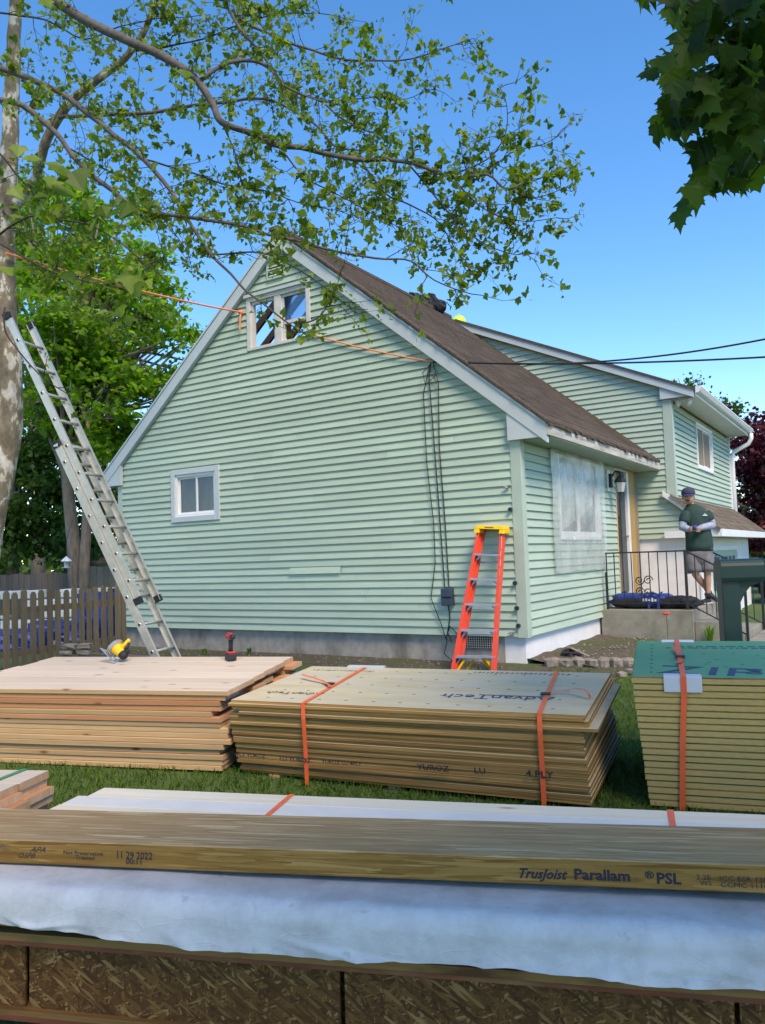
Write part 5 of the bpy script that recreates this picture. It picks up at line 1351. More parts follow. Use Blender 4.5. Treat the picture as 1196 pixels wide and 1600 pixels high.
# ================================================================== ON THE ROOF
p = house_pt(-3.75, 4.55, 5.86)
b = MB(); b.ball((-.14, 0, .12), (.2, .22, .17), 16, 10, 0, lambda d: 1+.5*noise.noise(d*3)); b.ball((.14, .1, .12), (.21, .22, .21), 16, 10, 0, lambda d: 1+.5*noise.noise(d*3+Vector((5, 0, 0)))); b.ball((.36, .15, .1), (.13, .14, .13), 12, 8, 0, lambda d: 1+.4*noise.noise(d*3+Vector((9, 0, 0))))
o = b.build('black_bundle', M['bagblack']); o.location = p; tag(o, 'lumpy black bundle lying on the main roof ridge', 'bundle')
# hi-vis hat of someone working behind the upper roof: the back of a bent worker with a hard hat
# (only the crown of the hat shows above the roof edge)
hp = at_y(717, 500, house_pt(-3.3, 7.0, 0).y)
hh = thing('hard_hat', 'neon yellow hard hat showing above the upper roof edge', 'hard hat', (hp.x, hp.y, hp.z-.09))
MB().lathe([(.16, .0), (.165, .03), (.15, .10), (.11, .155), (.05, .178), (.001, .18)], 20).build('shell', M['hivis'], hh, smooth=True)
MB().lathe([(.16, -.012), (.20, -.008), (.20, .0), (.16, .008)], 20).build('brim', M['hivis'], hh, smooth=True)
MB().box((-.015, -.12, .15), (.015, .12, .19)).build('ridge', M['hivis'], hh, bevel=.006)

# ================================================================== WIRES AND ROPES
anc = house_pt(-1.10, -.06, 3.49)
def wire(name, p, q, s, r, mat, label, cat, group=None):
    o = MB().tube(sag(p, q, s, 24), r, 5).build(name, mat); return tag(o, label, cat, group)
e1, e2 = at_y(1230, 523, 8.2), at_y(1230, 556, 8.0)
wire('power_line', anc, e2, .05, .011, M['cable'], 'lower black service wire from the gable across the roof to the right', 'wire')
wire('power_line', anc+Vector((.05, -.03, .02)), e1, .16, .011, M['cable'], 'upper black wire crossing the sky to the right', 'wire')
wire('power_line', at_y(1130, 645, 30), at_y(1240, 641, 30), .02, .014, M['cable'], 'short far wire beside the red tree', 'wire')
tr = at_y(10, 396, 8.45); wp = house_pt(-4.36, -.06, 4.78); w2 = house_pt(-3.08, -.05, 4.22)
wire('orange_rope', tr, wp, .05, .014, M['rope'], 'orange rope stretched from the plane tree to the attic window', 'rope')
wire('orange_rope', w2, anc, .03, .010, M['rope'], 'thin faded orange cord from the attic window to the service cables', 'rope')
b = MB().tube([wp, wp+Vector((-.01, -.02, -.1)), wp+Vector((-.02, -.02, -.28))], .014, 5); b.ball(wp, (.04, .03, .04), 8, 6); tag(b.build('rope_knot', M['rope']), 'knotted orange rope end hanging beside the attic window', 'rope')

# ================================================================== TREES
def px_of(P):
    """photograph pixel of points (n,3), used only to keep a crown that stands out of the picture out of it"""
    d = P-np.array(CAM); z = d@np.array(CF); z = np.where(np.abs(z) < 1e-3, 1e-3, z)
    return 598+FPX*(d@np.array(CR))/z, 800-FPX*(d@np.array(CU))/z, z
T_SYC = np.array([(0,0,0),(.28,-.04,.02),(.52,.22,.10),(.30,.40,.05),(.24,.62,.07),(0,.98,-.08),(-.24,.62,.07),(-.30,.40,.05),(-.52,.22,.10),(-.28,-.04,.02)])
T_OVAL = np.array([(0,0,0),(.26,.25,.06),(.25,.6,.05),(0,1,-.08),(-.25,.6,.05),(-.26,.25,.06)])
T_BLADE = np.array([(-.5,0,0),(.5,0,0),(.32,.55,.12),(0,1,.42),(-.32,.55,.12)])
T_MAPLE = np.array([(0,0,0),(.10,.02,.01),(.22,-.08,.03),(.30,-.04,.05),(.26,.05,.04),(.44,.08,.07),(.66,.30,.05),(.50,.30,.08),(.46,.42,.08),(.58,.56,.04),(.42,.50,.07),(.27,.50,.04),(.25,.66,.04),(.30,.78,.0),(.16,.74,.02),(.08,.86,-.04),(0,1.06,-.12),
    (-.08,.86,-.04),(-.16,.74,.02),(-.30,.78,.0),(-.25,.66,.04),(-.27,.50,.04),(-.42,.50,.07),(-.58,.56,.04),(-.46,.42,.08),(-.50,.30,.08),(-.66,.30,.05),(-.44,.08,.07),(-.26,.05,.04),(-.30,-.04,.05),(-.22,-.08,.03),(-.10,.02,.01)])
def leaf_cloud(name, P, size, mat, parent, tmpl, tip=None, nrm=None, spread=1.0, width=1.0):
    """P (n,3); one mesh of n leaves; tip and nrm are preferred directions, blurred by spread"""
    n = len(P); P = np.asarray(P, float)
    t = rng.normal(size=(n, 3))*spread + (0 if tip is None else np.asarray(tip, float)); t /= np.linalg.norm(t, axis=1, keepdims=True)
    u = rng.normal(size=(n, 3))*spread + (0 if nrm is None else np.asarray(nrm, float)); u -= (u*t).sum(1, keepdims=True)*t; u /= np.linalg.norm(u, axis=1, keepdims=True)
    s = np.cross(t, u); sz = (np.asarray(size)*rng.uniform(.65, 1.25, n))[:, None, None] if np.ndim(size) == 0 else (np.asarray(size)*rng.uniform(.8, 1.15, n))[:, None, None]
    k = len(tmpl); V_ = P[:, None, :] + sz*(tmpl[None, :, 0:1]*s[:, None, :]*width + tmpl[None, :, 1:2]*t[:, None, :] + tmpl[None, :, 2:3]*u[:, None, :])
    me = bpy.data.meshes.new(name); me.vertices.add(n*k); me.vertices.foreach_set('co', V_.reshape(-1)); me.loops.add(n*k); me.polygons.add(n)
    me.loops.foreach_set('vertex_index', np.arange(n*k, dtype=np.int32)); me.polygons.foreach_set('loop_start', np.arange(0, n*k, k, dtype=np.int32))
    me.update(calc_edges=True); at_ = me.attributes.new('rnd', 'FLOAT', 'POINT'); at_.data.foreach_set('value', np.repeat(rng.random(n)*.98, k).astype(np.float32))
    me.materials.append(mat); o = link(name, me, parent); return o
def one_leaf(tmpl, sc, mat):
    me = bpy.data.meshes.new('leaf'); me.from_pydata([tuple(v) for v in tmpl*sc], [], [tuple(range(len(tmpl)))]); me.materials.append(mat); me.update(); return me

# ---- plane tree on the left: traced limbs, each at its own distance
syc = thing('plane_tree', 'plane tree with mottled trunk and fresh sparse leaves at the left', 'tree', (at_y(-45, 1050, 8.75).x, 8.75, .2))
so_ = Vector(syc.location)
def limb(name, pts, r0, r1, mat, n=8):
    P = [at_y(px, py, y)-so_ for px, py, y in pts]; k = len(P)
    # smooth with Catmull-Rom
    Q = []
    for i in range(k-1):
        p0, p1, p2, p3 = P[max(i-1, 0)], P[i], P[i+1], P[min(i+2, k-1)]
        for t in np.linspace(0, 1, 5)[:-1]: Q.append(.5*((2*p1)+(p2-p0)*t+(2*p0-5*p1+4*p2-p3)*t*t+(3*p1-p0-3*p2+p3)*t**3))
    Q.append(P[-1]); m_ = len(Q)
    Q = [q+Vector((noise.noise(q*3.1), noise.noise(q*3.1+Vector((7,0,0))), noise.noise(q*3.1+Vector((0,7,0)))))*.02*(0 if i == 0 else 1) for i, q in enumerate(Q)]
    R = [(r0+(r1-r0)*i/(m_-1))*(1 if name == 'trunk' else .8) for i in range(m_)]
    MB().tube(Q, R, n).build(name, mat, syc, smooth=True); return Q, R
tk, _ = limb('trunk', [(-45, 1060, 8.75), (-38, 950, 8.72), (-22, 830, 8.7), (-2, 740, 8.68), (14, 640, 8.65), (12, 560, 8.62), (6, 470, 8.6), (6, 390, 8.6), (8, 330, 8.6), (14, 260, 8.62), (18, 150, 8.65), (22, 60, 8.7), (26, -60, 8.7), (30, -260, 8.6)], .20, .05, M['barksyc'], 14)
LIMBS = [
 ([(10, 330, 8.6), (50, 290, 8.5), (75, 215, 8.3), (112, 158, 8.2), (165, 115, 8.1), (205, 80, 8.0), (240, 20, 7.9), (262, -50, 7.8)], .075, .03, 'barksyc', 1),
 ([(-60, -160, 7.6), (20, -60, 7.4), (85, 0, 7.3), (140, 35, 7.2), (200, 65, 7.1), (250, 85, 7.05), (281, 103, 7.0), (311, 130, 7.0), (331, 160, 6.95), (346, 190, 6.9), (396, 210, 6.9), (436, 230, 6.8), (481, 233, 6.8), (552, 250, 6.7), (600, 250, 6.7), (646, 256, 6.6), (711, 278, 6.6), (762, 273, 6.6), (792, 296, 6.5), (822, 286, 6.5), (877, 261, 6.5)], .062, .006, 'barkgrey', 1),
 ([(311, 128, 7.0), (351, 100, 7.1), (396, 95, 7.2), (426, 110, 7.2), (452, 140, 7.3), (502, 160, 7.3), (532, 186, 7.3), (577, 206, 7.4), (620, 215, 7.4)], .026, .006, 'barkgrey', 1),
 ([(-70, 90, 8.0), (0, 108, 7.8), (60, 128, 7.6), (110, 155, 7.5), (165, 200, 7.3), (216, 241, 7.2), (256, 281, 7.1), (281, 321, 7.0), (301, 353, 7.0), (331, 398, 7.0), (361, 425, 6.9), (391, 458, 6.9), (436, 493, 6.8), (482, 523, 6.8)], .042, .006, 'barkgrey', 1),
 ([(-20, 150, 7.0), (10, 158, 6.9), (45, 170, 6.8), (90, 211, 6.7), (115, 246, 6.6), (150, 276, 6.5), (200, 316, 6.5), (216, 329, 6.5), (281, 339, 6.4), (351, 346, 6.4), (416, 366, 6.4), (482, 379, 6.3), (542, 396, 6.3), (600, 405, 6.2), (640, 410, 6.2), (680, 440, 6.2), (735, 458, 6.2)], .034, .005, 'barkgrey', 1),
 ([(75, 190, 8.3), (100, 183, 8.2), (200, 178, 8.0), (281, 168, 7.9), (351, 160, 7.8), (411, 155, 7.7), (452, 170, 7.7), (492, 195, 7.6), (522, 226, 7.6), (552, 233, 7.5), (600, 232, 7.5)], .028, .006, 'barkgrey', 1),
 ([(330, -60, 7.4), (351, 0, 7.3), (376, 45, 7.2), (411, 85, 7.2), (436, 125, 7.1), (477, 150, 7.1), (515, 160, 7.0)], .024, .006, 'barkgrey', 1),
 ([(360, -50, 7.8), (371, 0, 7.7), (376, 30, 7.7), (416, 50, 7.6), (477, 75, 7.5), (527, 90, 7.5), (596, 95, 7.4), (646, 93, 7.4), (696, 75, 7.3), (741, 60, 7.3)], .024, .004, 'barkgrey', 1),
 ([(552, 232, 7.3), (600, 300, 7.1), (640, 320, 7.0), (690, 350, 7.0), (715, 395, 6.9), (735, 435, 6.9)], .012, .004, 'twig', 1),
 ([(711, 280, 6.6), (735, 310, 6.6), (762, 331, 6.5), (822, 346, 6.5), (869, 341, 6.5)], .010, .003, 'twig', 1),
 ([(640, 258, 6.7), (700, 330, 6.6), (740, 370, 6.6), (800, 395, 6.5), (820, 395, 6.5)], .010, .003, 'twig', 1),
 ([(700, 278, 6.6), (762, 248, 6.6), (789, 215, 6.6), (794, 165, 6.6), (779, 132, 6.6)], .009, .003, 'twig', 1),
 ([(762, 273, 6.6), (800, 240, 6.6), (850, 225, 6.5), (872, 212, 6.5)], .007, .003, 'twig', 1),
 ([(792, 296, 6.5), (830, 310, 6.5), (865, 300, 6.5), (892, 290, 6.5)], .007, .003, 'twig', 1),
 ([(540, 155, 7.3), (596, 150, 7.3), (636, 155, 7.3), (671, 135, 7.3)], .008, .003, 'twig', 1),
 ([(331, 398, 7.0), (395, 395, 7.0), (455, 415, 6.9), (500, 445, 6.9), (545, 478, 6.9), (575, 482, 6.9)], .011, .004, 'twig', 1),
 ([(470, 505, 6.8), (500, 495, 6.8), (520, 465, 6.8), (530, 440, 6.8)], .010, .004, 'twig', .7),
 ([(-10, 375, 5.6), (60, 415, 5.6), (125, 440, 5.6), (200, 450, 5.5), (250, 470, 5.5)], .010, .003, 'twig', .7),
 ([(-10, 380, 5.2), (40, 340, 5.0), (100, 345, 4.9), (160, 360, 4.8), (215, 400, 4.7), (260, 440, 4.7)], .010, .003, 'twig', .6),
 ([(8, 480, 6.4), (10, 520, 6.4), (35, 555, 6.4), (70, 590, 6.4), (110, 620, 6.4), (140, 648, 6.4)], .011, .003, 'twig', .15),
 ([(0, 20, 8.2), (70, 30, 8.1), (130, 60, 8.0), (190, 40, 7.9), (260, 30, 7.8), (330, 25, 7.7)], .014, .004, 'twig', 1),
 ([(205, 80, 8.0), (250, 75, 8.0), (320, 60, 7.9), (400, 30, 7.9), (480, 20, 7.8), (540, 30, 7.8)], .014, .004, 'twig', 1),
 ([(230, 250, 7.2), (300, 270, 7.3), (360, 290, 7.3), (420, 300, 7.3), (480, 320, 7.3), (540, 330, 7.3)], .012, .004, 'twig', 1),
 ([(100, 230, 8.0), (160, 260, 8.0), (220, 300, 8.1), (270, 360, 8.1), (300, 400, 8.1)], .012, .004, 'twig', 1),
 ([(0, 240, 8.5), (60, 310, 8.3), (130, 380, 8.2), (200, 400, 8.1), (260, 410, 8.1)], .014, .004, 'twig', 1),
 ([(5, 330, 8.5), (70, 400, 8.2), (150, 470, 8.0), (220, 500, 7.9)], .014, .004, 'twig', .8),
 ([(346, 190, 6.9), (370, 250, 6.9), (385, 310, 6.9), (400, 340, 6.9)], .010, .004, 'twig', 1),
 ([(436, 230, 6.8), (470, 270, 6.8), (520, 300, 6.8), (580, 330, 6.7), (630, 360, 6.7)], .010, .004, 'twig', 1),
]
tw = MB(); LP, LS = [], []; NEARP = []
def grow(p, d, L, r, lev, dens, sz):
    n = 4; pts = [p]; q = p.copy(); dd = d.copy()
    for i in range(n):
        dd = (dd + Vector((random.gauss(0, .28), random.gauss(0, .28), random.gauss(.02, .28)))).normalized(); q = q+dd*L/n; pts.append(q.copy())
    tw.tube(pts, [r*(1-.7*i/n) for i in range(n+1)], 3 if lev else 4, False)
    for i in range(1, n+1):
        for _ in range(random.choice((0, 1, 1, 2)) + (i == n)*random.choice((2, 3, 4))):
            if random.random() < .6*dens+.15:
                o_ = Vector((random.gauss(0, .022), random.gauss(0, .022), random.gauss(-.012, .022))); LP.append(pts[i]+o_); LS.append(sz*random.choice((.6, .8, 1, 1, 1.25)))
        if lev == 0 and random.random() < .75*dens:
            s = Vector((random.gauss(0, 1), random.gauss(0, .7), random.gauss(0, 1))).normalized(); grow(pts[i], (dd*.5+s).normalized(), L*random.uniform(.35, .6), r*.6, 1, dens, sz)
for pts, r0, r1, mt, dens in LIMBS:
    Q, R = limb('branch', pts, r0, r1, M[mt], 8 if r0 > .02 else 5)
    acc = 0
    for i in range(1, len(Q)):
        seg = (Q[i]-Q[i-1]).length; acc += seg
        if R[i] > .045: acc = 0; continue
        step = .085 if R[i] < .02 else .14
        while acc > step:
            acc -= step
            if random.random() > dens*1.0: continue
            t = (Q[i]-Q[i-1]).normalized(); s = Vector((random.gauss(0, 1), random.gauss(0, .75), random.gauss(.1, 1))).normalized(); d = (t*.55+s).normalized()
            pw = Q[i]+so_; wx, wy, _z = px_of(np.array([tuple(pw)]))
            if wy[0] > 380 and 330 < wx[0] < 640 and random.random() < .42: continue
            sz = .057*random.uniform(.65, 1.2)
            grow(Q[i].copy(), d, random.uniform(.14, .46), .0042, 0, min(1, .55+.45*dens), sz)
tw.build('twigs', M['twig'], syc); 
lo = leaf_cloud('foliage', np.array([tuple(p) for p in LP]), np.array(LS), M['leafsyc'], syc, T_SYC, tip=(0, 0, -.25), nrm=(0, 0, .5), spread=.8); kind(lo, 'stuff')
# unseen upper crown, added above the view, kept small to pass light
def crown_pts(c, r, n, keep_out=True, margin=40, hollow=.25):
    d = rng.normal(size=(n*2, 3)); d /= np.linalg.norm(d, axis=1, keepdims=True); rad = (hollow+(1-hollow)*rng.random((n*2, 1))**.6)
    f = np.array([.75+.5*noise.noise(Vector(x*1.8)+Vector(c)) for x in d])[:, None]
    P = np.array(c)+d*rad*np.array(r)*np.clip(f+.2, .6, 1.15)
    if keep_out:
        x, y, z = px_of(P); P = P[~((z > 0) & (x > -margin) & (x < 1196+margin) & (y > -margin) & (y < 1640))]
    return P[:n]
P = np.concatenate([crown_pts((-5.4, 9.4, 9.8), (3.6, 3.4, 2.2), 5000)])
o = leaf_cloud('upper_foliage', P-np.array(so_), .2, M['leafsyc'], syc, T_OVAL, nrm=(0, 0, .8), spread=.8, width=1.5); kind(o, 'stuff')
# the near, large leaves: each its own piece
lm = [one_leaf(T_SYC*np.array([w, 1, q]), 1, M['leafsyc']) for w, q in ((1.25, 1), (1.35, -.6), (1.1, 1.8))]
for px, py, y, s in [(30, 235, 5, .10), (48, 250, 4.9, .11), (100, 268, 4.4, .17), (112, 276, 4.4, .15), (85, 285, 4.5, .10), (102, 300, 4.5, .11), (135, 320, 4.6, .10), (160, 330, 4.6, .10), (200, 322, 4.5, .13), (150, 350, 4.6, .13), (178, 335, 4.6, .11), (110, 330, 4.6, .12), (105, 432, 4.7, .10), (205, 438, 4.6, .13), (210, 452, 4.6, .10), (186, 488, 4.8, .09), (160, 492, 4.8, .08), (176, 500, 4.8, .08), (198, 500, 4.8, .09), (186, 512, 4.8, .08), (12, 425, 4.8, .10), (30, 418, 4.8, .09), (60, 330, 4.9, .10), (20, 300, 5, .11), (72, 312, 4.9, .09), (145, 265, 5.4, .08), (240, 262, 6, .09), (655, 255, 6.4, .10), (635, 270, 6.4, .09), (640, 545, 6.4, .02), (480, 525, 6.6, .10), (472, 535, 6.6, .09), (735, 455, 6.2, .09), (720, 440, 6.2, .08), (290, 118, 6.8, .12), (296, 130, 6.8, .11), (280, 140, 6.8, .10), (235, 130, 6.8, .11), (250, 145, 6.8, .10), (70, 5, 6.5, .13), (350, 275, 6.7, .09), (430, 250, 6.7, .10), (470, 255, 6.7, .10), (480, 185, 6.8, .09), (545, 300, 6.6, .09), (580, 295, 6.6, .09)]:
    o = link('leaf', random.choice(lm), syc); o.location = at_y(px, py-8, y)-so_; o.scale = (s,)*3
    o.rotation_euler = (random.uniform(-2.6, -1.6), random.uniform(-.6, .6), random.uniform(-.9, .9))

# ---- maple overhead at the right: a hanging branch in view, the trunk and crown beyond the frame
mpl = thing('maple_tree', 'dark leafy maple branch hanging in from the top right corner', 'tree', (4.6, 1.0, 0)); mo = Vector(mpl.location)
MB().tube([(0, 0, -.1), (.02, 0, 1.2), (-.05, .05, 2.6), (-.1, .1, 4.2), (-.15, .1, 5.6)], [.26, .21, .19, .15, .09], 14).build('trunk', M['bark'], mpl, smooth=True)
def mp_(px, py, y): return at_y(px, py, y)-mo
brs = [[Vector((-.08, .08, 3.6)), mp_(1420, -60, 2.9), mp_(1300, 0, 3.2), mp_(1200, 30, 3.4), mp_(1180, 75, 3.45), mp_(1155, 120, 3.5), mp_(1120, 165, 3.55), mp_(1085, 200, 3.6)],
       [mp_(1180, 75, 3.45), mp_(1120, 60, 3.5), mp_(1075, 70, 3.5), mp_(1050, 60, 3.55)], [mp_(1155, 120, 3.5), mp_(1170, 190, 3.5), mp_(1150, 250, 3.55), mp_(1110, 285, 3.6)],
       [mp_(1300, 0, 3.2), mp_(1260, 120, 3.3), mp_(1215, 220, 3.4), mp_(1170, 280, 3.5)], [mp_(1200, 30, 3.4), mp_(1130, 10, 3.4), mp_(1060, -15, 3.5), mp_(1010, -20, 3.5)]]
for i, br in enumerate(brs): MB().tube(br, [.05, .03, .018, .012, .010, .008, .006, .004][:len(br)] if i == 0 else [.008, .006, .005, .003][:len(br)], 6).build('branch', M['twig'], mpl, smooth=True)
mlm = [one_leaf(T_MAPLE*np.array([w, 1, q]), 1, M['leafmaple']) for w, q in ((1, 1), (1.08, -.8), (.92, 2.0), (1.0, -2.0))]
poly = [(1046, -20), (1050, 40), (1060, 60), (1020, 100), (1035, 130), (1050, 130), (1030, 165), (1022, 215), (1040, 240), (1085, 220), (1105, 235), (1075, 300), (1072, 340), (1110, 310), (1125, 300), (1140, 320), (1165, 310), (1196, 285), (1230, 260), (1230, -20)]
def inside(x, y, p):
    c = False; j = len(p)-1
    for i in range(len(p)):
        if (p[i][1] > y) != (p[j][1] > y) and x < (p[j][0]-p[i][0])*(y-p[i][1])/(p[j][1]-p[i][1])+p[i][0]: c = not c
        j = i
    return c
cnt = 0; spots = []
while cnt < 288:
    x, y = random.uniform(1000, 1230), random.uniform(-30, 345)
    if inside(x, y+14, poly) and inside(x, y-6, poly) or (y < 10 and 1045 < x):
        if min([(x-a)**2+(y-c_)**2 for a, c_ in spots[-400:]] or [999]) < 60 and random.random() < .8: continue
        spots.append((x, y)); cnt += 1
spots += [(1002, -14), (1010, -12), (1022, -16), (1036, -10), (1045, -8), (702, -14), (735, -18), (1012, 108), (1018, 118), (1078, 318), (1068, 338)]
for (x, y) in spots:
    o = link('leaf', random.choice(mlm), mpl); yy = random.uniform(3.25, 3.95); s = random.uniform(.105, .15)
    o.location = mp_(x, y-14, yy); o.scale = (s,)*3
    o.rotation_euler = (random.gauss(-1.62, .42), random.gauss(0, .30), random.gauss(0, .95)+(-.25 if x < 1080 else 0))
P = np.concatenate([crown_pts((2.3, -1.7, 5.4), (3.0, 2.2, 1.5), 2000, margin=40), crown_pts((5.4, .6, 5.4), (1.8, 1.8, 1.5), 1200, margin=40), crown_pts((2.75, 2.3, 5.2), (1.15, 1.0, .7), 900, margin=60)])  # unseen crown leaves, massed to shade the foreground and the hanging branch
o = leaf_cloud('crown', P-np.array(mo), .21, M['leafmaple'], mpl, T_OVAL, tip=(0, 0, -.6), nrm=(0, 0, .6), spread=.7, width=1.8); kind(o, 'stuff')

# ---- background trees
def tree(label, base, trunk_pts, r0, blobs, mat, leaf, n, layer=.35, name='tree', tm=T_OVAL, width=1.4, limbs=True):
    t = thing(name, label, 'tree', base); bo = Vector(base)
    tp = [Vector(p) for p in trunk_pts]; MB().tube(tp, [r0*(1-.6*i/(len(tp)-1)) for i in range(len(tp))], 10).build('trunk', M['bark'], t, smooth=True)
    Ps = []; tot = sum(r[0]*r[1]*r[2] for c, r in blobs)**1.0
    b = MB()
    for c, r in blobs:
        k = int(n*(r[0]*r[1]*r[2])/tot)
        # clumps: leaves gather round sub-centres spread over the blob
        nc = max(8, k//70); d = rng.normal(size=(nc, 3)); d /= np.linalg.norm(d, axis=1, keepdims=True)
        cc = np.array(c)+d*np.array(r)*(.35+.65*rng.random((nc, 1))**.5)
        q = cc[rng.integers(0, nc, k)] + rng.normal(size=(k, 3))*np.array([.27, .27, .27*layer])*max(.7, min(r)*.5)
        Ps.append(q)
        if limbs:
            for j in range(min(7, nc)):
                e = Vector(cc[j]); s = tp[-1].lerp(tp[len(tp)//2], random.random()); m_ = s.lerp(e, .5)+Vector((0, 0, .25)); b.tube([s, m_, e], [.06, .04, .012], 5)
    if limbs: b.build('limbs', M['bark'], t)
    o = leaf_cloud('crown', np.concatenate(Ps), leaf, mat, t, tm, nrm=(0, 0, 1.2), spread=.65, width=width); kind(o, 'stuff'); return t
def lp(px, py, y, base): return tuple(at_y(px, py, y)-Vector(base))
gz = .25
bA = (*at_y(116, 900, 17.2).xy, gz)
tree('bright green tree with twin trunk rising behind the picket fence', bA, [(0, 0, -.2), (.02, 0, 1.6), (-.12, .0, 3.2), (-.2, 0, 4.6), (-.1, 0, 6)], .17,
     [(lp(235, 560, 17, bA), (1.3, 1.3, .9)), (lp(150, 640, 17, bA), (1.5, 1.3, .8)), (lp(70, 560, 17, bA), (1.5, 1.3, 1.0)), (lp(160, 500, 17, bA), (1.6, 1.4, .9)), (lp(200, 700, 17, bA), (.8, 1.0, .8)), (lp(250, 480, 17.5, bA), (.8, .8, .5)), (lp(120, 430, 17.5, bA), (1.5, 1.2, .8)), (lp(265, 610, 17, bA), (.5, .8, .45)), (lp(215, 420, 17.5, bA), (1.0, .9, .6)), (lp(60, 330, 18, bA), (1.5, 1.2, .7)), (lp(160, 340, 18, bA), (1.1, 1, .5)), (lp(275, 540, 17, bA), (.45, .5, .3))],
     M['leafbright'], .135, 17500, .4, 'shade_tree')
t2 = thing('tree_trunk', 'slim second trunk leaning beside the twin trunked tree', 'tree', (*at_y(128, 900, 17.0).xy, gz)); MB().tube([(0,0,-.2), (.06,0,1.5), (.14,0,2.6), (.3,0,4.0)], [.13, .11, .1, .06], 9).build('trunk', M['bark'], t2, smooth=True)
bB = (*at_y(20, 900, 22).xy, gz)
tree('dark green tree filling the left edge behind the grey fence', bB, [(0, 0, -.2), (0, 0, 2), (.1, 0, 4)], .22,
     [(lp(30, 780, 22, bB), (1.7, 1.4, 1.7)), (lp(100, 820, 22, bB), (1.4, 1.2, 1.2)), (lp(20, 660, 22, bB), (1.6, 1.4, 1.4)), (lp(90, 720, 22.5, bB), (1.3, 1.2, 1.2)), (lp(-40, 850, 21, bB), (1.8, 1.4, 1.2))], M['leafdark'], .15, 13000, .7, 'broad_tree')
bC = (*at_y(150, 900, 24).xy, gz)
tree('dark evergreen bush between the twin trunks and the house', bC, [(0, 0, -.2), (0, 0, 1.2), (.1, 0, 2.6)], .14,
     [(lp(152, 830, 24, bC), (1.0, 1.0, 1.3)), (lp(165, 760, 24, bC), (.9, .9, 1.1)), (lp(140, 700, 24.5, bC), (1.2, 1, 1.1)), (lp(180, 860, 24, bC), (.6, .7, .5))], M['leafdark'], .14, 5200, .8, 'evergreen_bush')
bD = (*at_y(60, 900, 30).xy, gz)
tree('tall pale green tree far behind the plane tree', bD, [(0, 0, -.2), (0, 0, 4), (.1, 0, 9)], .3,
     [(lp(60, 470, 30, bD), (3.0, 2, 2.2)), (lp(20, 380, 30, bD), (2.6, 2, 1.8)), (lp(150, 420, 30, bD), (2.4, 2, 1.6)), (lp(110, 560, 30, bD), (3.2, 2, 1.8)), (lp(10, 560, 30, bD), (2.5, 2, 2.4)), (lp(200, 480, 30, bD), (1.6, 1.6, 1.0))], M['leafbright'], .2, 11000, .5, 'tall_tree')
bE = (*at_y(1225, 870, 22).xy, gz)
tree('purple red leaved tree at the right edge beyond the house', bE, [(0, 0, -.2), (-.1, 0, 1.4), (-.3, 0, 3)], .2,
     [(lp(1185, 720, 22, bE), (.9, 1.2, .8)), (lp(1225, 700, 22, bE), (1.4, 1.4, 1.2)), (lp(1170, 780, 22, bE), (.7, 1, .7)), (lp(1205, 830, 22, bE), (1.0, 1, .8)), (lp(1120, 660, 24, bE), (.7, .8, .4)), (lp(1160, 690, 23, bE), (.5, .7, .3)), (lp(1240, 790, 22, bE), (1.3, 1.2, 1.2))], M['leafred'], .13, 9500, .6, 'red_tree')
bF = (*at_y(1120, 870, 34).xy, gz)
tree('light green tree rising behind the upper gutter', bF, [(0, 0, -.2), (0, 0, 4), (-.1, 0, 6)], .25,
     [(lp(1128, 645, 34, bF), (.8, .9, .75)), (lp(1095, 615, 34, bF), (.7, .8, .55)), (lp(1140, 660, 34, bF), (.7, .8, .6)), (lp(1088, 595, 34, bF), (.3, .4, .3)), (lp(1055, 592, 34, bF), (.14, .2, .1)), (lp(1110, 640, 34, bF), (.8, .8, .6)), (lp(1180, 790, 36, bF), (1.6, 1, 1.2))], M['leafdark'], .16, 3800, .8, 'light_green_tree')
P = np.stack([rng.uniform(-75, 75, 15000), 52+rng.normal(0, 2.2, 15000), .2+rng.random(15000)**.8*4.2], 1)
P[:, 2] *= np.array([.75+.4*noise.noise(Vector((x*.16, 0, 0))) for x in P[:, 0]])
o = leaf_cloud('distant_hedge', P, .75, M['leafdark'], None, T_OVAL, nrm=(0, -.6, .6), spread=.7, width=1.5); kind(o, 'stuff'); tag(o, 'distant dark green hedge line glimpsed behind the fences', 'hedge')
# bird feeder hanging at the trunks
p = at_y(104, 880, 16.6); bf = thing('bird_feeder', 'small white bird feeder hanging by the twin trunks', 'bird feeder', p)
MB().lathe([(.01, .14), (.10, .06), (.11, .04), (.05, .035)], 10).build('roof', M['white'], bf); MB().lathe([(.045, -.08), (.05, .034)], 10).build('tube', M['lampglass'], bf); MB().lathe([(.09, -.10), (.10, -.085), (.05, -.081)], 10).build('tray', M['white'], bf)
MB().tube([(0,0,.14), (0.01,0,.5), (.1,.1,.9)], .006, 5).build('hanger', M['iron'], bf)
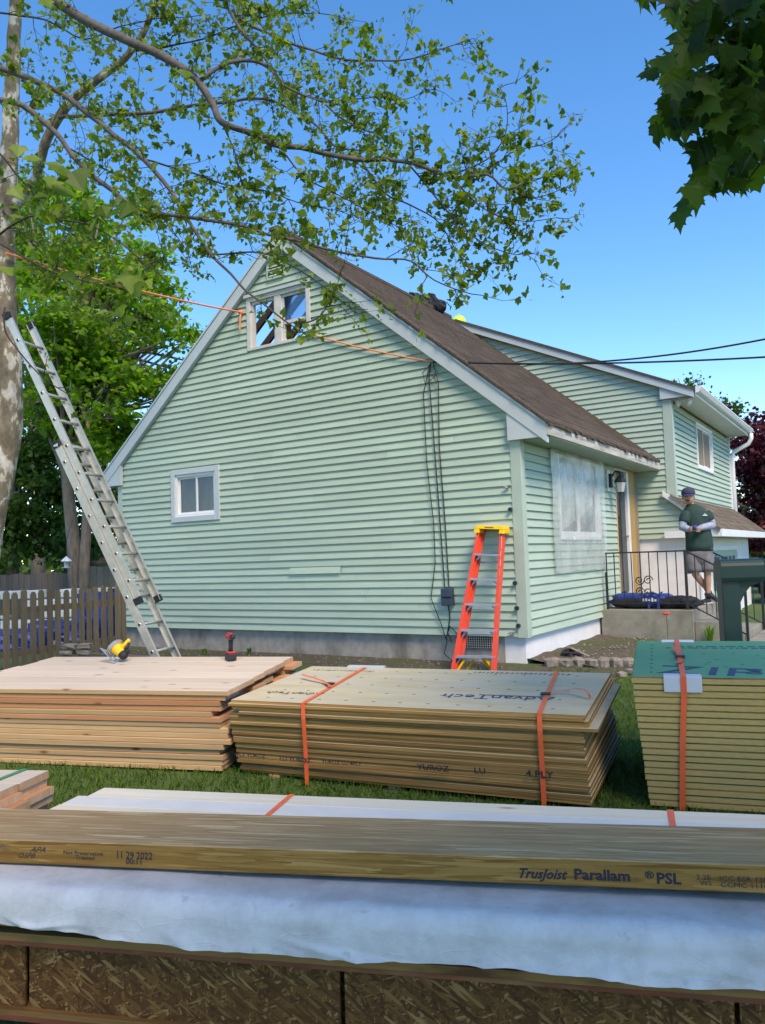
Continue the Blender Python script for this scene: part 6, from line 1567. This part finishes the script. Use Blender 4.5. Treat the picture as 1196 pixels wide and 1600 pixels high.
# dark car parked beyond the stoop at the right edge
p = at_y(1212, 905, 19); car = thing('parked_car', 'dark blue parked car just showing at the right edge', 'car', (p.x+1.6, 19, .27), (0, 0, .1))
prof = [(-2.1, .35), (-2.15, .7), (-1.9, .95), (-1.2, 1.02), (-.6, 1.42), (.7, 1.45), (1.3, 1.05), (2.0, .95), (2.15, .6), (2.1, .35)]
MB().prism([(x, -.85, z) for x, z in prof], (0, 1.7, 0)).build('body', M['darkcar'], car, bevel=.08)
for y in (-.862, .86): MB().prism([(x, y, z) for x, z in ((-1.05, 1.03), (-.55, 1.36), (.65, 1.38), (1.1, 1.06))], (0, .004, 0)).build('side_window', M['glass'], car)
for x in (-1.3, 1.35):
    for y in (-.88, .70):
        w = MB().tube([(x, y, .32), (x, y+.18, .32)], .32, 18).build('wheel', M['black'], car); MB().tube([(x, y-.004, .32), (x, y+.184, .32)], .19, 12).build('rim', M['alu'], w)

# ================================================================== GRASS, CLODS
def lawn_mask(x, y):
    q = to_house(Vector((x, y, 0)))
    if q.x < .3 and q.y > -1.0-.3*noise.noise(Vector((q.x*.9, 3.3, 0))): return q.y < -.05 and random.random() < .5*max(0, noise.noise(Vector((q.x*.8, q.y*1.2, 2)))+.15)
    if q.x > -.1 and q.y > .0 and q.x < 1.0 and q.y < 3: return random.random() < .45
    if q.x > 0 and q.y > 2.8: return False
    return True
G = []
while len(G) < 70000:
    y = 3.4+6.2*random.random()**1.25; x = random.uniform(-.52*y-.3, .52*y+.4)
    if lawn_mask(x, y): G.append((x, y, ground_z(x, y)-.004))
o = leaf_cloud('grass', np.array(G), .052, M['grassblade'], None, T_BLADE, tip=(0, 0, 1.5), spread=.6, width=.085); kind(o, 'stuff'); tag(o, 'short green lawn grass between the stacks of building material', 'grass')
b = MB()
for i in range(300):
    s = random.uniform(-7.0, -.2); q = house_pt(s, -random.uniform(.05, 1.0), 0); r = random.uniform(.005, .018)
    b.ball((q.x, q.y, ground_z(q.x, q.y)+.02), (r, r, r*.7), 6, 4)
for i in range(110):
    q = house_pt(random.uniform(.02, .8), random.uniform(.1, 2.9), 0); r = random.uniform(.006, .02); b.ball((q.x, q.y, ground_z(q.x, q.y)+.06), (r, r, r*.7), 6, 4)
o = b.build('soil_clods', M['stone']); kind(o, 'stuff'); tag(o, 'loose pebbles and clods on the bare soil along the house', 'pebbles')
